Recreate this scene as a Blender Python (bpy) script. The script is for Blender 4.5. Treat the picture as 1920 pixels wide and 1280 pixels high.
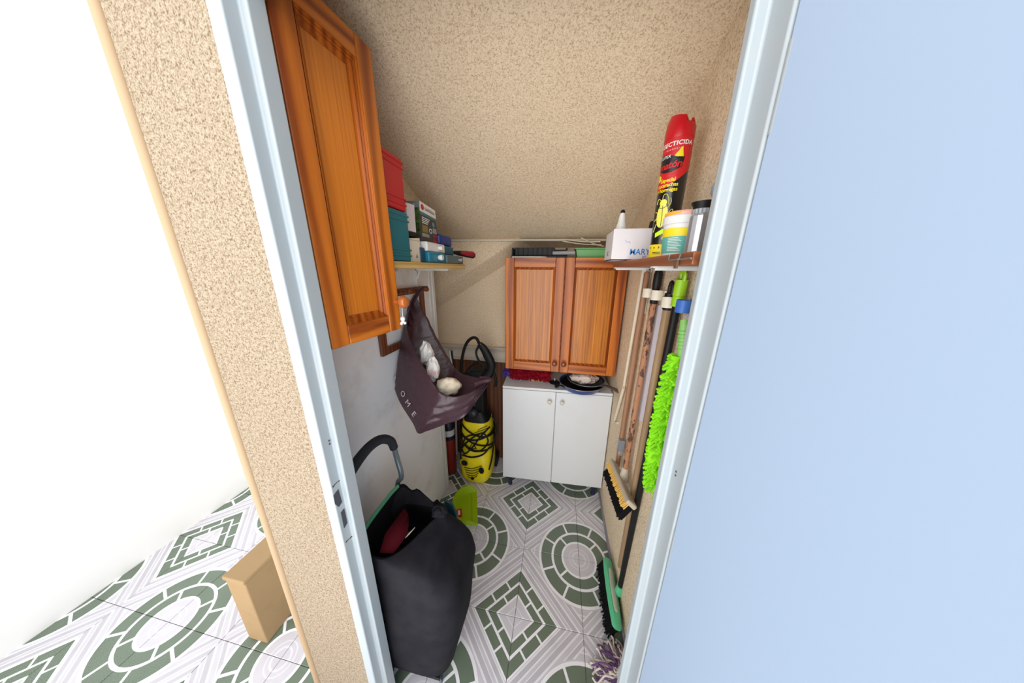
import bpy, bmesh, math, random
from mathutils import Vector, Matrix, noise as mnoise
V = Vector
for o in list(bpy.data.objects): bpy.data.objects.remove(o)
SC = bpy.context.scene
COL = SC.collection
PI = math.pi

# ------------------------------------------------------------------ camera
FPX = 482.19
CAM = V((0.1211, -1.7260, 1.5611))
YAW, PITCH, ROLL = 0.18028, 0.27534, -0.00806
def cam_axes():
    cy, sy = math.cos(YAW), math.sin(YAW)
    f = V((-sy*math.cos(PITCH), cy*math.cos(PITCH), -math.sin(PITCH)))
    r = V((cy, sy, 0)); d = f.cross(r)
    c, s = math.cos(ROLL), math.sin(ROLL)
    return c*r + s*d, -s*r + c*d, f
AR, AD, AF = cam_axes()
cd = bpy.data.cameras.new('camera'); cam = bpy.data.objects.new('camera', cd); COL.objects.link(cam)
cd.sensor_fit = 'HORIZONTAL'; cd.sensor_width = 36; cd.lens = 36*FPX/1920; cd.clip_start = 0.02; cd.clip_end = 100
M = Matrix((AR, -AD, -AF)).transposed().to_4x4(); M.translation = CAM
cam.matrix_world = M
SC.camera = cam
# ------------------------------------------------------------------ light
world = bpy.data.worlds.new('overcast_sky'); SC.world = world; world.use_nodes = True
bg = world.node_tree.nodes['Background']; bg.inputs[0].default_value = (0.96, 0.98, 1.0, 1); bg.inputs[1].default_value = 0.80
sl = bpy.data.lights.new('daylight', 'SUN'); so = bpy.data.objects.new('daylight', sl); COL.objects.link(so)
sl.energy = 3.3; sl.angle = math.radians(105); sl.color = (1.0, 0.98, 0.95)
so.rotation_euler = (V((0.03, 1.0, 0.09))).to_track_quat('-Z', 'Y').to_euler()  # added wide lamp tilted upward, stands in for daylight bounced off ground and facades
SC.view_settings.view_transform = 'Standard'; SC.view_settings.look = 'None'
SC.view_settings.gamma = 1; SC.view_settings.use_curve_mapping = False
SC.view_settings.exposure = 0.80

# ------------------------------------------------------------------ helpers
def at(u, v, d):   # a point of the photograph at a depth along the lens axis -> metres
    return CAM + d*(AF + AR*((u-960)/FPX) + AD*((v-640)/FPX))
def _on(u, v, k, val):
    r = AF + AR*((u-960)/FPX) + AD*((v-640)/FPX)
    return CAM + r*((val-CAM[k])/r[k])
def atx(u, v, x): return _on(u, v, 0, x)
def aty(u, v, y): return _on(u, v, 1, y)
def atz(u, v, z): return _on(u, v, 2, z)

def srgb(*c):
    f = lambda q: q/12.92 if q <= .04045 else ((q+.055)/1.055)**2.4
    return tuple(f(q/255) for q in c) + (1,)

def tag(o, label=None, cat=None, group=None, kind=None):
    if label: o['label'] = label
    if cat: o['category'] = cat
    if group: o['group'] = group
    if kind: o['kind'] = kind
    return o
def thing(name, label, cat, loc=(0, 0, 0), group=None):
    o = bpy.data.objects.new(name, None); COL.objects.link(o); o.location = loc; o.empty_display_size = .05
    return tag(o, label, cat, group)

class MB:
    def __init__(s): s.v = []; s.f = []
    def add(s, vs, fs):
        b = len(s.v); s.v += [V(p) for p in vs]; s.f += [[b+i for i in f] for f in fs]; return s
    def obox(s, o, u, v, w):
        o, u, v, w = V(o), V(u), V(v), V(w)
        vs = [o, o+u, o+u+v, o+v, o+w, o+u+w, o+u+v+w, o+v+w]
        fs = [[0, 3, 2, 1], [4, 5, 6, 7], [0, 1, 5, 4], [1, 2, 6, 5], [2, 3, 7, 6], [3, 0, 4, 7]]
        if u.cross(v).dot(w) < 0: fs = [f[::-1] for f in fs]
        return s.add(vs, fs)
    def box(s, a, b):
        a, b = V(a), V(b); lo = V(map(min, a, b)); hi = V(map(max, a, b)); d = hi-lo
        return s.obox(lo, (d.x, 0, 0), (0, d.y, 0), (0, 0, d.z))
    def prism(s, poly, ext):        # poly: list of 3D points (planar), extruded by ext
        poly = [V(p) for p in poly]; ext = V(ext); n = len(poly)
        nrm = sum(((poly[i]-poly[0]).cross(poly[(i+1) % n]-poly[0]) for i in range(n)), V((0, 0, 0)))
        if nrm.dot(ext) > 0: poly = poly[::-1]
        vs = poly+[p+ext for p in poly]
        fs = [list(range(n)), list(range(2*n-1, n-1, -1))] + [[i, i+n, (i+1) % n+n, (i+1) % n] for i in range(n)]
        return s.add(vs, fs)
    def rings(s, rs, cap0=True, cap1=True, closed=True):
        n = len(rs[0]); vs = [p for r in rs for p in r]; fs = []
        m = n if closed else n-1
        for k in range(len(rs)-1):
            for i in range(m):
                j = (i+1) % n
                fs.append([k*n+i, k*n+j, (k+1)*n+j, (k+1)*n+i])
        if cap0: fs.append(list(range(n))[::-1])
        if cap1: fs.append([(len(rs)-1)*n+i for i in range(n)])
        return s.add(vs, fs)
    def lathe(s, prof, c, axis=(0, 0, 1), seg=24, sx=1, sy=1, cap0=True, cap1=True):   # prof: (radius, height)
        c = V(c); a = V(axis).normalized(); h = V((1, 0, 0)) if abs(a.x) < .9 else V((0, 1, 0))
        u = (h-a*h.dot(a)).normalized(); w = a.cross(u)
        rs = [[c+a*z+(u*math.cos(2*PI*i/seg)*sx+w*math.sin(2*PI*i/seg)*sy)*r for i in range(seg)] for r, z in prof]
        return s.rings(rs, cap0, cap1)
    def tube(s, pts, r, seg=8, smooth=0, closed=False, flat=1.0):
        pts = [V(p) for p in pts]
        if smooth: pts = spline(pts, smooth, closed)
        n = len(pts); rr = r if isinstance(r, (list, tuple)) else None
        def tan(i):
            if closed: return (pts[(i+1) % n]-pts[i-1]).normalized()
            return (pts[min(i+1, n-1)]-pts[max(i-1, 0)]).normalized()
        t = tan(0); h = V((0, 0, 1)) if abs(t.z) < .9 else V((1, 0, 0))
        u = (h-t*h.dot(t)).normalized(); rs = []
        for i in range(n):
            t = tan(i); u = (u-t*u.dot(t)).normalized(); w = t.cross(u)
            if rr:
                q = i/(n-1)*(len(rr)-1); a = int(min(q, len(rr)-2)); R = rr[a]+(rr[a+1]-rr[a])*(q-a)
            else: R = r
            rs.append([pts[i]+(u*math.cos(2*PI*k/seg)+w*math.sin(2*PI*k/seg)*flat)*R for k in range(seg)])
        if closed: rs.append(rs[0]); return s.rings(rs, False, False)
        return s.rings(rs)
    def sphere(s, c, r, seg=16, rg=10, sc=(1, 1, 1)):
        c = V(c); rs = []
        for k in range(rg+1):
            th = PI*k/rg; rr = max(math.sin(th), .01)
            rs.append([c+V((r*sc[0]*rr*math.cos(2*PI*i/seg), r*sc[1]*rr*math.sin(2*PI*i/seg), -r*sc[2]*math.cos(th))) for i in range(seg)])
        return s.rings(rs)
    def text(s, txt, size, mapf, spacing=1.0, align='CENTER', res=3, shear=0, bold=0):
        cu = bpy.data.curves.new('t', 'FONT'); cu.body = txt; cu.size = size; cu.align_x = align; cu.align_y = 'CENTER'
        cu.resolution_u = res; cu.space_character = spacing; cu.shear = shear; cu.offset = bold
        ob = bpy.data.objects.new('t', cu); COL.objects.link(ob)
        bpy.context.view_layer.update()
        me = bpy.data.meshes.new_from_object(ob.evaluated_get(bpy.context.evaluated_depsgraph_get()))
        s.add([mapf(p.co.x, p.co.y) for p in me.vertices], [list(p.vertices) for p in me.polygons])
        bpy.data.objects.remove(ob); bpy.data.curves.remove(cu); bpy.data.meshes.remove(me)
        return s
    def build(s, name, mat, parent=None, smooth=True, bevel=0, seg=2, sub=0, solid=0, ang=38, kind=None, label=None):
        off = V((0, 0, 0)); q = parent
        while q: off += q.location; q = q.parent
        me = bpy.data.meshes.new(name); me.from_pydata([p-off for p in s.v], [], s.f); me.materials.append(mat)
        if smooth:
            me.polygons.foreach_set('use_smooth', [True]*len(me.polygons)); me.set_sharp_from_angle(angle=math.radians(ang))
        o = bpy.data.objects.new(name, me); COL.objects.link(o); o.parent = parent
        if solid: m = o.modifiers.new('solid', 'SOLIDIFY'); m.thickness = solid; m.offset = 0
        if bevel:
            m = o.modifiers.new('bevel', 'BEVEL'); m.width = bevel; m.segments = seg; m.limit_method = 'ANGLE'; m.angle_limit = math.radians(40)
            if smooth: m.harden_normals = True
        if sub: m = o.modifiers.new('sub', 'SUBSURF'); m.levels = m.render_levels = sub
        if kind: o['kind'] = kind
        if label: o['label'] = label
        return o

def spline(P, n, closed=False):
    out = []; m = len(P); rng = m if closed else m-1
    for i in range(rng):
        if closed: p0, p1, p2, p3 = P[i-1], P[i], P[(i+1) % m], P[(i+2) % m]
        else: p0, p1, p2, p3 = P[max(i-1, 0)], P[i], P[i+1], P[min(i+2, m-1)]
        for k in range(n):
            t = k/n
            out.append(.5*((2*p1)+(p2-p0)*t+(2*p0-5*p1+4*p2-p3)*t*t+(3*p1-p0-3*p2+p3)*t**3))
    if not closed: out.append(P[-1])
    return out

# ------------------------------------------------------------------ materials
class X:      # socket arithmetic
    def __init__(s, nt, k): s.nt = nt; s.k = k
    def _m(s, op, b=None, c=None):
        n = s.nt.nodes.new('ShaderNodeMath'); n.operation = op
        for i, q in enumerate((s, b, c)):
            if q is None: continue
            if isinstance(q, X): s.nt.links.new(q.k, n.inputs[i])
            else: n.inputs[i].default_value = q
        return X(s.nt, n.outputs[0])
    def __add__(s, b): return s._m('ADD', b)
    def __sub__(s, b): return s._m('SUBTRACT', b)
    def __mul__(s, b): return s._m('MULTIPLY', b)
    __rmul__ = __mul__; __radd__ = __add__
    def __rsub__(s, b): return (s*-1)+b
    def gt(s, b): return s._m('GREATER_THAN', b)
    def lt(s, b): return s._m('LESS_THAN', b)
    def abs(s): return s._m('ABSOLUTE')
    def sin(s): return s._m('SINE')
    def sqrt(s): return s._m('SQRT')
    def mx(s, b): return s._m('MAXIMUM', b)
    def band(s, a, b): return s.gt(a)*s.lt(b)
def mat(name, col, rough=.5, metal=0, spec=.5, alpha=None, trans=0, coat=0, sss=0):
    m = bpy.data.materials.new(name); m.use_nodes = True; b = m.node_tree.nodes['Principled BSDF']
    b.inputs['Base Color'].default_value = col; b.inputs['Roughness'].default_value = rough
    b.inputs['Metallic'].default_value = metal; b.inputs['Specular IOR Level'].default_value = spec
    b.inputs['Transmission Weight'].default_value = trans; b.inputs['Coat Weight'].default_value = coat
    return m
def nodes(m): return m.node_tree, m.node_tree.nodes['Principled BSDF']
def objco(nt):
    t = nt.nodes.new('ShaderNodeTexCoord'); return t.outputs['Object']
def sep(nt, k):
    n = nt.nodes.new('ShaderNodeSeparateXYZ'); nt.links.new(k, n.inputs[0]); return [X(nt, q) for q in n.outputs]
def noi(nt, k, scale, detail=2, rough=.5, vec=(1, 1, 1)):
    mp = nt.nodes.new('ShaderNodeMapping'); mp.inputs['Scale'].default_value = vec; nt.links.new(k, mp.inputs[0])
    n = nt.nodes.new('ShaderNodeTexNoise'); n.inputs['Scale'].default_value = scale; n.inputs['Detail'].default_value = detail
    n.inputs['Roughness'].default_value = rough; nt.links.new(mp.outputs[0], n.inputs['Vector']); return X(nt, n.outputs[0])
def ramp(nt, x, stops):
    r = nt.nodes.new('ShaderNodeValToRGB'); nt.links.new(x.k, r.inputs[0]); e = r.color_ramp.elements
    while len(e) < len(stops): e.new(.5)
    for q, (p, c) in zip(e, stops): q.position = p; q.color = c
    return r.outputs[0]
def mixc(nt, f, a, b, mode='MIX'):
    n = nt.nodes.new('ShaderNodeMix'); n.data_type = 'RGBA'; n.blend_type = mode
    for i, q in ((0, f), (6, a), (7, b)):
        if isinstance(q, X): nt.links.new(q.k, n.inputs[i])
        elif hasattr(q, 'is_output'): nt.links.new(q, n.inputs[i])
        else: n.inputs[i].default_value = q
    return n.outputs[2]
def bump(nt, b, x, strength, dist):
    n = nt.nodes.new('ShaderNodeBump'); n.inputs['Strength'].default_value = strength; n.inputs['Distance'].default_value = dist
    nt.links.new(x.k, n.inputs['Height']); nt.links.new(n.outputs[0], b.inputs['Normal'])
def stucco(name, hi, mid, lo, scale=190, bs=.9):
    m = mat(name, mid, .9, spec=.2); nt, b = nodes(m); c = objco(nt)
    n1 = noi(nt, c, scale, 2, .55); n2 = noi(nt, c, scale*.45, 1); big = noi(nt, c, 3.5, 3)
    h = n1*.65+n2*.35
    col = ramp(nt, h, [(.36, lo), (.47, mid), (.60, hi)])
    col = mixc(nt, (big-.35)*.5, col, (.80, .74, .68, 1), 'MULTIPLY')
    nt.links.new(col, b.inputs['Base Color']); bump(nt, b, h, bs, .006); return m
def painted(name, col, dirt, amt=.35, rough=.45, scale=9, bs=.12):
    m = mat(name, col, rough, spec=.4); nt, b = nodes(m); c = objco(nt)
    n = noi(nt, c, scale, 6, .65); n2 = noi(nt, c, 70, 3)
    f = (n-.52)*3.0*amt
    nt.links.new(mixc(nt, f._m('MAXIMUM', 0.0), col, dirt), b.inputs['Base Color']); bump(nt, b, n2*.6+n*.4, bs, .004); return m
def wood(name, axis, light, dark, freq=150, dist=7, rough=.3, coat=.25, low=0.42, stretch=.05, ns=9):
    m = mat(name, light, rough, coat=coat); nt, b = nodes(m); c = objco(nt); x, y, z = sep(nt, c)
    if axis == 'z': w = x+y*1.13; st = (1, 1, stretch)
    elif axis == 'x': w = z+y*.3; st = (stretch, 1, 1)
    else: w = z+x*.3; st = (1, stretch, 1)
    n = noi(nt, c, ns, 2, .5, st); fine = noi(nt, c, 240, 3, .6, st); big = noi(nt, c, 5, 2, .5, st)
    g = ((w*freq)+(n*dist*2)).sin()*.5+.5
    g2 = ((w*freq*.57)+(n*dist*2.6)).sin()*.5+.5
    vn = noi(nt, c, freq*.16 if freq > 300 else freq*.5, 3, .55, tuple(max(q, .02) if q == 1 else stretch*.35 for q in st)); k = (vn*.62+fine*.14+big*.24 if freq > 300 else g*.26+g2*.10+vn*.3+fine*.1+big*.26)
    md = tuple(.5*(a+q) for a, q in zip(light, dark))
    nt.links.new(ramp(nt, k, [(low-.10, light), (low+.08, md), (low+.26, dark)]), b.inputs['Base Color'])
    bump(nt, b, vn*.5+fine*.5, .06, .002); return m
def speckle(name, a, b_, scale, rough=.6, lo=.4, hi=.6, vec=(1, 1, 1), bs=0):
    m = mat(name, a, rough); nt, b = nodes(m); c = objco(nt); n = noi(nt, c, scale, 3, .6, vec)
    nt.links.new(ramp(nt, n, [(lo, a), (hi, b_)]), b.inputs['Base Color'])
    if bs: bump(nt, b, n, bs, .003)
    return m

STUC = stucco('stucco_inside', srgb(242, 225, 198), srgb(229, 208, 176), srgb(194, 169, 137), 310, .55)
STUO = stucco('stucco_outside_dimmed', srgb(160, 148, 130), srgb(141, 125, 105), srgb(104, 87, 69), 300, .5)  # same stucco as inside, colour darkened to offset the stronger outdoor light
WHITEW = painted('white_wall_paint', srgb(238, 240, 244), srgb(176, 172, 168), .5, .6, 6, .1)
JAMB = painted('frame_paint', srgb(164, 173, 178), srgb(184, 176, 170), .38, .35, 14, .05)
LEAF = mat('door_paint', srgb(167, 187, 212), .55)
WHT = mat('white_plastic', srgb(222, 222, 220), .4)
CABW = painted('white_melamine', srgb(219, 222, 225), srgb(196, 193, 184), .25, .3, 5, .03)
PZ = wood('pine_vertical', 'z', srgb(200, 112, 28), srgb(124, 50, 6), 80, 9, .4, .04, .45, .10, 7)
PZ2 = wood('pine_vertical_panel', 'z', srgb(206, 120, 30), srgb(164, 82, 14), 1400, 2.6, .36, .06, .5, .03, 6)
PZ3 = wood('pine_vertical_panel_bold', 'z', srgb(216, 134, 34), srgb(116, 50, 4), 760, 5, .34, .06, .44, .04, 6)
PX = wood('pine_across', 'x', srgb(200, 112, 28), srgb(122, 48, 6), 150, 10, .4, .04, .45, .12, 7)
PY = wood('pine_across_deep', 'y', srgb(200, 112, 28), srgb(122, 48, 6), 130, 10, .4, .04, .45, .15, 7)
PMO = wood('pine_moulding', 'z', srgb(178, 94, 26), srgb(118, 50, 8), 230, 4, .45, 0)
PMO.node_tree.nodes['Principled BSDF'].inputs['Specular IOR Level'].default_value = .25
KNOBW = mat('turned_wood', srgb(120, 58, 24), .3, coat=.3)
KNOBL = mat('turned_wood_light', srgb(176, 96, 44), .3, coat=.3)
SHLW = wood('pale_pine', 'y', srgb(222, 196, 130), srgb(180, 146, 84), 300, 5, .5, 0)
SHRW = wood('brown_shelf', 'y', srgb(156, 92, 56), srgb(104, 56, 34), 260, 5, .4, .1)
DARKW = wood('dark_rack', 'z', srgb(136, 78, 46), srgb(84, 44, 26), 300, 5, .45, 0)
STICK = wood('stick_wood', 'z', srgb(170, 128, 98), srgb(126, 88, 62), 420, 4, .6, 0)
STICK2 = wood('stick_wood_olive', 'z', srgb(170, 140, 104), srgb(124, 98, 68), 420, 4, .6, 0)
BOARD = wood('brown_board', 'z', srgb(120, 72, 42), srgb(80, 46, 28), 200, 4, .55, 0)
PEEL = speckle('peeling_paint_stick', srgb(168, 118, 86), srgb(82, 54, 44), 60, .6, .54, .57, (1, 1, .4), .4)
BLK = mat('black_plastic', srgb(20, 21, 23), .5, spec=.3)
BLKR = mat('black_rubber', srgb(16, 17, 19), .6, spec=.3)
DGREY = mat('dark_grey', srgb(62, 66, 70), .5)
GREY = mat('grey_plastic', srgb(142, 146, 150), .45)
STEEL = mat('steel', srgb(196, 200, 206), .42, .8)
TUBEM = mat('trolley_tube', srgb(118, 130, 138), .35, .6)
YEL = mat('washer_yellow', srgb(248, 228, 26), .38)
RED = mat('red_plastic', srgb(186, 16, 30), .4)
TEAL = mat('teal_plastic', srgb(0, 104, 116), .4)
CREAM = mat('cream_carton', srgb(222, 214, 198), .7)
CARTON = painted('white_carton', srgb(210, 206, 208), srgb(190, 188, 190), .3, .65, 8, .02)
LIME = mat('lime_plastic', srgb(160, 212, 36), .4)
LIMEC = mat('lime_chenille', srgb(142, 226, 14), .85)
GREENL = mat('light_green_handle', srgb(140, 204, 110), .45)
DPAN = mat('dustpan_green', srgb(164, 196, 16), .4)
MINT = mat('mint_green', srgb(94, 196, 146), .45)
TRIMG = mat('trolley_trim_green', srgb(74, 146, 112), .6)
PLUM = mat('plum_bag', srgb(70, 48, 56), .34)
_nt, _b = nodes(PLUM); _c = objco(_nt); _n1 = noi(_nt, _c, 12, 4, .55, (1, 1, .5)); _n2 = noi(_nt, _c, 9, 2, .5, (1, 1, 2.2))
bump(_nt, _b, (_n1-.5).abs()*.8+(_n2-.5).abs()*1.3, .3, .02)

CONDM = mat('conduit_cream', srgb(218, 206, 186), .5)
NAVY = mat('navy_leg', srgb(28, 32, 70), .5)
BLUEP = mat('pan_blue', srgb(34, 60, 128), .3)
BLUEC = mat('blue_clip', srgb(58, 112, 198), .45)
CLIPW = mat('clip_cream', srgb(226, 218, 200), .5)
PAPER = mat('print_white', srgb(232, 232, 230), .6)
PYEL = mat('print_yellow', srgb(238, 214, 30), .45)
PRED = mat('print_red', srgb(200, 26, 32), .45)
PBLK = mat('print_black', srgb(24, 24, 26), .4)
PBLUE = mat('print_blue', srgb(40, 116, 190), .5)
PGRN = mat('print_green', srgb(96, 150, 70), .5)
PGREY = mat('print_grey', srgb(150, 152, 150), .5)
PTEAL = mat('print_teal', srgb(96, 172, 160), .5)
NEON = mat('neon_sticker', srgb(200, 244, 20), .5)
BAGT = mat('clear_white_film', srgb(226, 224, 222), .3)
CLOTHB = speckle('beige_cloth', srgb(216, 204, 182), srgb(192, 178, 156), 30, .85, .4, .6, (1, 1, 1), .3)
FABB = speckle('black_canvas', srgb(27, 27, 33), srgb(36, 35, 39), 12, .8, .4, .65, (1, 1, 1), .25)
FABI = mat('dark_lining', srgb(17, 18, 23), .9, spec=.1)
FABB.node_tree.nodes['Principled BSDF'].inputs['Specular IOR Level'].default_value = .12
REDF = mat('dark_red_fabric', srgb(68, 10, 20), .9, spec=.1)
DUSTR = mat('red_chenille', srgb(138, 12, 32), .9, spec=.15)
PURP = mat('purple_yarn', srgb(112, 78, 124), .9)
BLUEY = mat('violet_yarn', srgb(72, 48, 140), .9)
WYARN = mat('white_yarn', srgb(224, 212, 204), .9)
BRY = mat('yellow_bristle', srgb(222, 178, 84), .7)
BRK = mat('black_bristle', srgb(20, 20, 22), .8, spec=.1)
BEIGEP = mat('beige_plastic', srgb(196, 186, 168), .45)
RUST = mat('rust', srgb(88, 70, 64), .95, spec=.1)
HOLE = mat('strike_hole', srgb(64, 66, 72), .9)
PLAST = painted('bare_plaster', srgb(218, 216, 226), srgb(186, 182, 190), .4, .9, 30, .5)
SKIRT = mat('skirting_grey', srgb(140, 140, 150), .5)
TAN = painted('tan_board', srgb(158, 130, 92), srgb(128, 100, 66), .5, .7, 10, .1)
POLE = mat('pale_pole', srgb(164, 138, 106), .6)
GROUT = mat('grout', srgb(120, 112, 108), .9)

def tile_material():
    m = mat('glazed_tile', srgb(178, 172, 175), .22); nt, b = nodes(m); c = objco(nt); x, y, z = sep(nt, c)
    s = x*(1/.31)+.5; t = y*(1/.31)+.5
    r = (s*s+t*t).sqrt(); d = 2.0-s-t; e = s-t
    a = t._m('ARCTAN2', s)                                   # angle about the circle's corner
    sp = noi(nt, c, 900, 2); cl = noi(nt, c, 14, 3)
    base = ramp(nt, sp, [(.3, srgb(188, 185, 192)), (.7, srgb(224, 221, 228))])
    grn = ramp(nt, sp, [(.35, srgb(64, 80, 64)), (.68, srgb(142, 156, 138))])
    wht = srgb(244, 243, 248)
    out = r.gt(.73)
    stripes = (d.band(.665, .69)+d.band(.76, .785)+d.band(.835, .85)+d.band(.93, .965)+d.band(1.04, 1.055)+d.band(1.12, 1.15))*out
    soft = (d.band(.69, .76)+d.band(.85, .93)+d.band(1.055, 1.12))*out
    col = mixc(nt, soft*.35, base, srgb(164, 160, 168))
    arc = r.band(.79, .81)*d.gt(1.15)
    inner = r.band(.10, .125)+r.band(.165, .18)
    w = (stripes*.75+arc*.6+inner*.4)
    col = mixc(nt, w, col, wht)
    ringw = r.band(.275, .715)+d.lt(.655)*d.gt(.255)
    col = mixc(nt, ringw, col, wht)
    mid = d.lt(.255)
    col = mixc(nt, d.band(.12, .14)*.5+mid*.12, col, wht)
    q = (r*1.0)
    sepin = ((a-PI/4).abs()*r).gt(.017)
    so1 = ((a-PI*.135).abs()*r).gt(.017); so2 = ((a-PI*.365).abs()*r).gt(.017)
    g1 = r.band(.31, .45)*sepin; g2 = r.band(.49, .675)*so1*so2
    b1 = d.band(.29, .42)*e.abs().gt(.018)
    b2 = d.band(.465, .625)*((e.abs()-.2).abs()).gt(.018)
    g = g1+g2+b1+b2
    col = mixc(nt, g, col, grn)
    col = mixc(nt, (cl-.45)*.6, col, srgb(196, 188, 184), 'MULTIPLY')
    nt.links.new(col, b.inputs['Base Color'])
    nt.links.new((sp*.2+.16).k, b.inputs['Roughness'])
    return m
TILE = tile_material()

# ================================================================== SETTING
XL, XR, YB, YD = -.62, .485, .10, -1.24
def zc(y): return 1.75+.445*(-.02-y)
def struct(o): o['kind'] = 'structure'; return o

floor = struct(MB().box((-2.17, -2.17, -.06), (1.24, .32, -.004)).build('floor', GROUT))
me_t = None
for i in range(-7, 4):
    for j in range(0, 8):
        x0, y1 = i*.31, .31-j*.31; cx, cy = x0+.155, y1-.155
        # corner that carries the circle: odd column line, even row line (rows counted from y = 0)
        gx = i if i % 2 else i+1; gy = j-1 if (j-1) % 2 == 0 else j
        sx = 1 if gx*.31 > cx else -1; sy = 1 if -gy*.31 > cy else -1
        rot = {(-1, -1): 0, (1, -1): PI/2, (1, 1): PI, (-1, 1): -PI/2}[(sx, sy)]
        if me_t is None:
            h = .1541
            t = MB().rings([[V((a*q, b_*q, z)) for a, b_ in ((-1, -1), (1, -1), (1, 1), (-1, 1))] for q, z in ((h, -.008), (h, -.0012), (h-.0012, 0))], False, True).build('tile', TILE, floor, smooth=False)
            me_t = t.data
        else:
            t = bpy.data.objects.new('tile', me_t); COL.objects.link(t); t.parent = floor
        t.location = (cx, cy, 0); t.rotation_euler = (0, 0, rot)

# white boarded partition on the left, with its end post
struct(MB().box((XL-.05, YD, 0), (XL, -.31, 1.62)).build('wall_left', WHITEW, smooth=False))
struct(MB().prism([(XL, YD, 1.62), (XL, -.31, 1.62), (XL, -.31, zc(-.31)+.03), (XL, YD, zc(YD)+.03)], (-.05, 0, 0)).build('wall_left_upper', STUC, smooth=False))
tr = struct(MB().box((XL-.05, -.31, 0), (XL+.012, -.282, zc(-.3))).build('trim_1', WHT, bevel=.004))
struct(MB().box((XL, -.335, 0), (XL+.006, -.31, 1.9)).build('trim_2', WHT, bevel=.002))
struct(MB().box((-1.0, -.335, 0), (XL-.05, -.30, 2.0)).build('wall_alcove_front', WHITEW))
struct(MB().box((-1.0, -.30, 0), (-.95, YB, 2.0)).build('wall_alcove_left', STUC))
wr = struct(MB().prism([(XR, YD, 0), (XR, YB, 0), (XR, YB, zc(YB)+.03), (XR, YD, zc(YD)+.03)], (.06, 0, 0)).build('wall_right', STUC, smooth=False))
# bare plaster patch with ragged edges beside the broom clips
rnd = random.Random(4)
Lp, Rp = [], []
for k in range(25):
    q = k/24; LL = [atx(1231, 572, XR), atx(1219, 620, XR), atx(1206, 690, XR), atx(1195, 784, XR)]; RR = [atx(1249, 572, XR), atx(1241, 620, XR), atx(1228, 690, XR), atx(1210, 792, XR)]
    j_ = min(int(q*3), 2); a = LL[j_].lerp(LL[j_+1], q*3-j_); b_ = RR[j_].lerp(RR[j_+1], q*3-j_)
    Lp.append(a+V((0, rnd.uniform(-.004, .004), 0))); Rp.append(b_+V((0, rnd.uniform(-.004, .004), 0)))
MB().prism(Lp+Rp[::-1], (-.004, 0, 0)).build('plaster_patch', PLAST, wr, smooth=False, label='rough bare white plaster strip')
struct(MB().box((-.95, YB, 0), (XR+.06, YB+.06, 2.0)).build('wall_back', STUC))
struct(MB().prism([(-1.0, YB+.06, zc(YB+.06)), (-1.0, -1.30, zc(-1.30)), (-1.0, -1.30, zc(-1.30)+.08), (-1.0, YB+.06, zc(YB+.06)+.08)], (1.55, 0, 0)).build('ceiling', STUC, smooth=False))
fb = [V((-.95, -.02, 1.262)), V((-.165, -.02, 1.737)), V((-.135, -.02, 1.752)), V((-.95, -.02, 1.752))]
bb = [V((-.95, YB, 1.17)), V((-.13, YB, 1.665)), V((-.08, YB, 1.70)), V((-.95, YB, 1.70))]
struct(MB().rings([fb, bb]).build('beam', STUC, smooth=False, bevel=.012))
# cornice and brown board low on the back wall
prof = [(.0, .875), (.028, .875), (.03, .895), (.014, .905), (.014, .955), (.022, .965), (.034, .975), (.036, .99), (.0, .99)]
struct(MB().prism([(-.95, YB-a, z) for a, z in prof], (.95+.02, 0, 0)).build('trim_3', mat('cornice_cream', srgb(208, 198, 182), .6), ang=60))
struct(MB().box((-.95, YB-.018, 0), (.0, YB, .875)).build('wall_panel', BOARD))
struct(MB().box((XR-.009, YD, 0), (XR, YB, .028)).build('baseboard_right', SKIRT, bevel=.002))
# front wall (stucco outside)
YO = -1.297
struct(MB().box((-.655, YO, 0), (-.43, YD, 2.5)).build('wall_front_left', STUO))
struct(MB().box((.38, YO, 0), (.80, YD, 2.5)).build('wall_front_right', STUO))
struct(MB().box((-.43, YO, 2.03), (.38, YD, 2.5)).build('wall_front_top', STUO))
# return wall behind the pole, closing the store room
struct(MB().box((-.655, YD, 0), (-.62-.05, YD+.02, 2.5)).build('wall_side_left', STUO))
# door frame
fr = bpy.data.objects.new('door_1', None); COL.objects.link(fr); fr['kind'] = 'structure'
fr['label'] = 'white painted steel door frame with its pale blue leaf open'
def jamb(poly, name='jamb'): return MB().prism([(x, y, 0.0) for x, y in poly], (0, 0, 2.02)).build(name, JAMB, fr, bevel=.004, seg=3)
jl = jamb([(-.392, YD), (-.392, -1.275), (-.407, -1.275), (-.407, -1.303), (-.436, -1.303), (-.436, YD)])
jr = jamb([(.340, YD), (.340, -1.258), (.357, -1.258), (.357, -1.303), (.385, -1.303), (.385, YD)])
MB().prism([(-.436, -1.303, 2.005), (-.436, -1.275, 2.005), (-.436, -1.275, 1.99), (-.436, YD, 1.99), (-.436, YD, 2.05), (-.436, -1.303, 2.05)], (.82, 0, 0)).build('header', JAMB, fr, bevel=.003)
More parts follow.
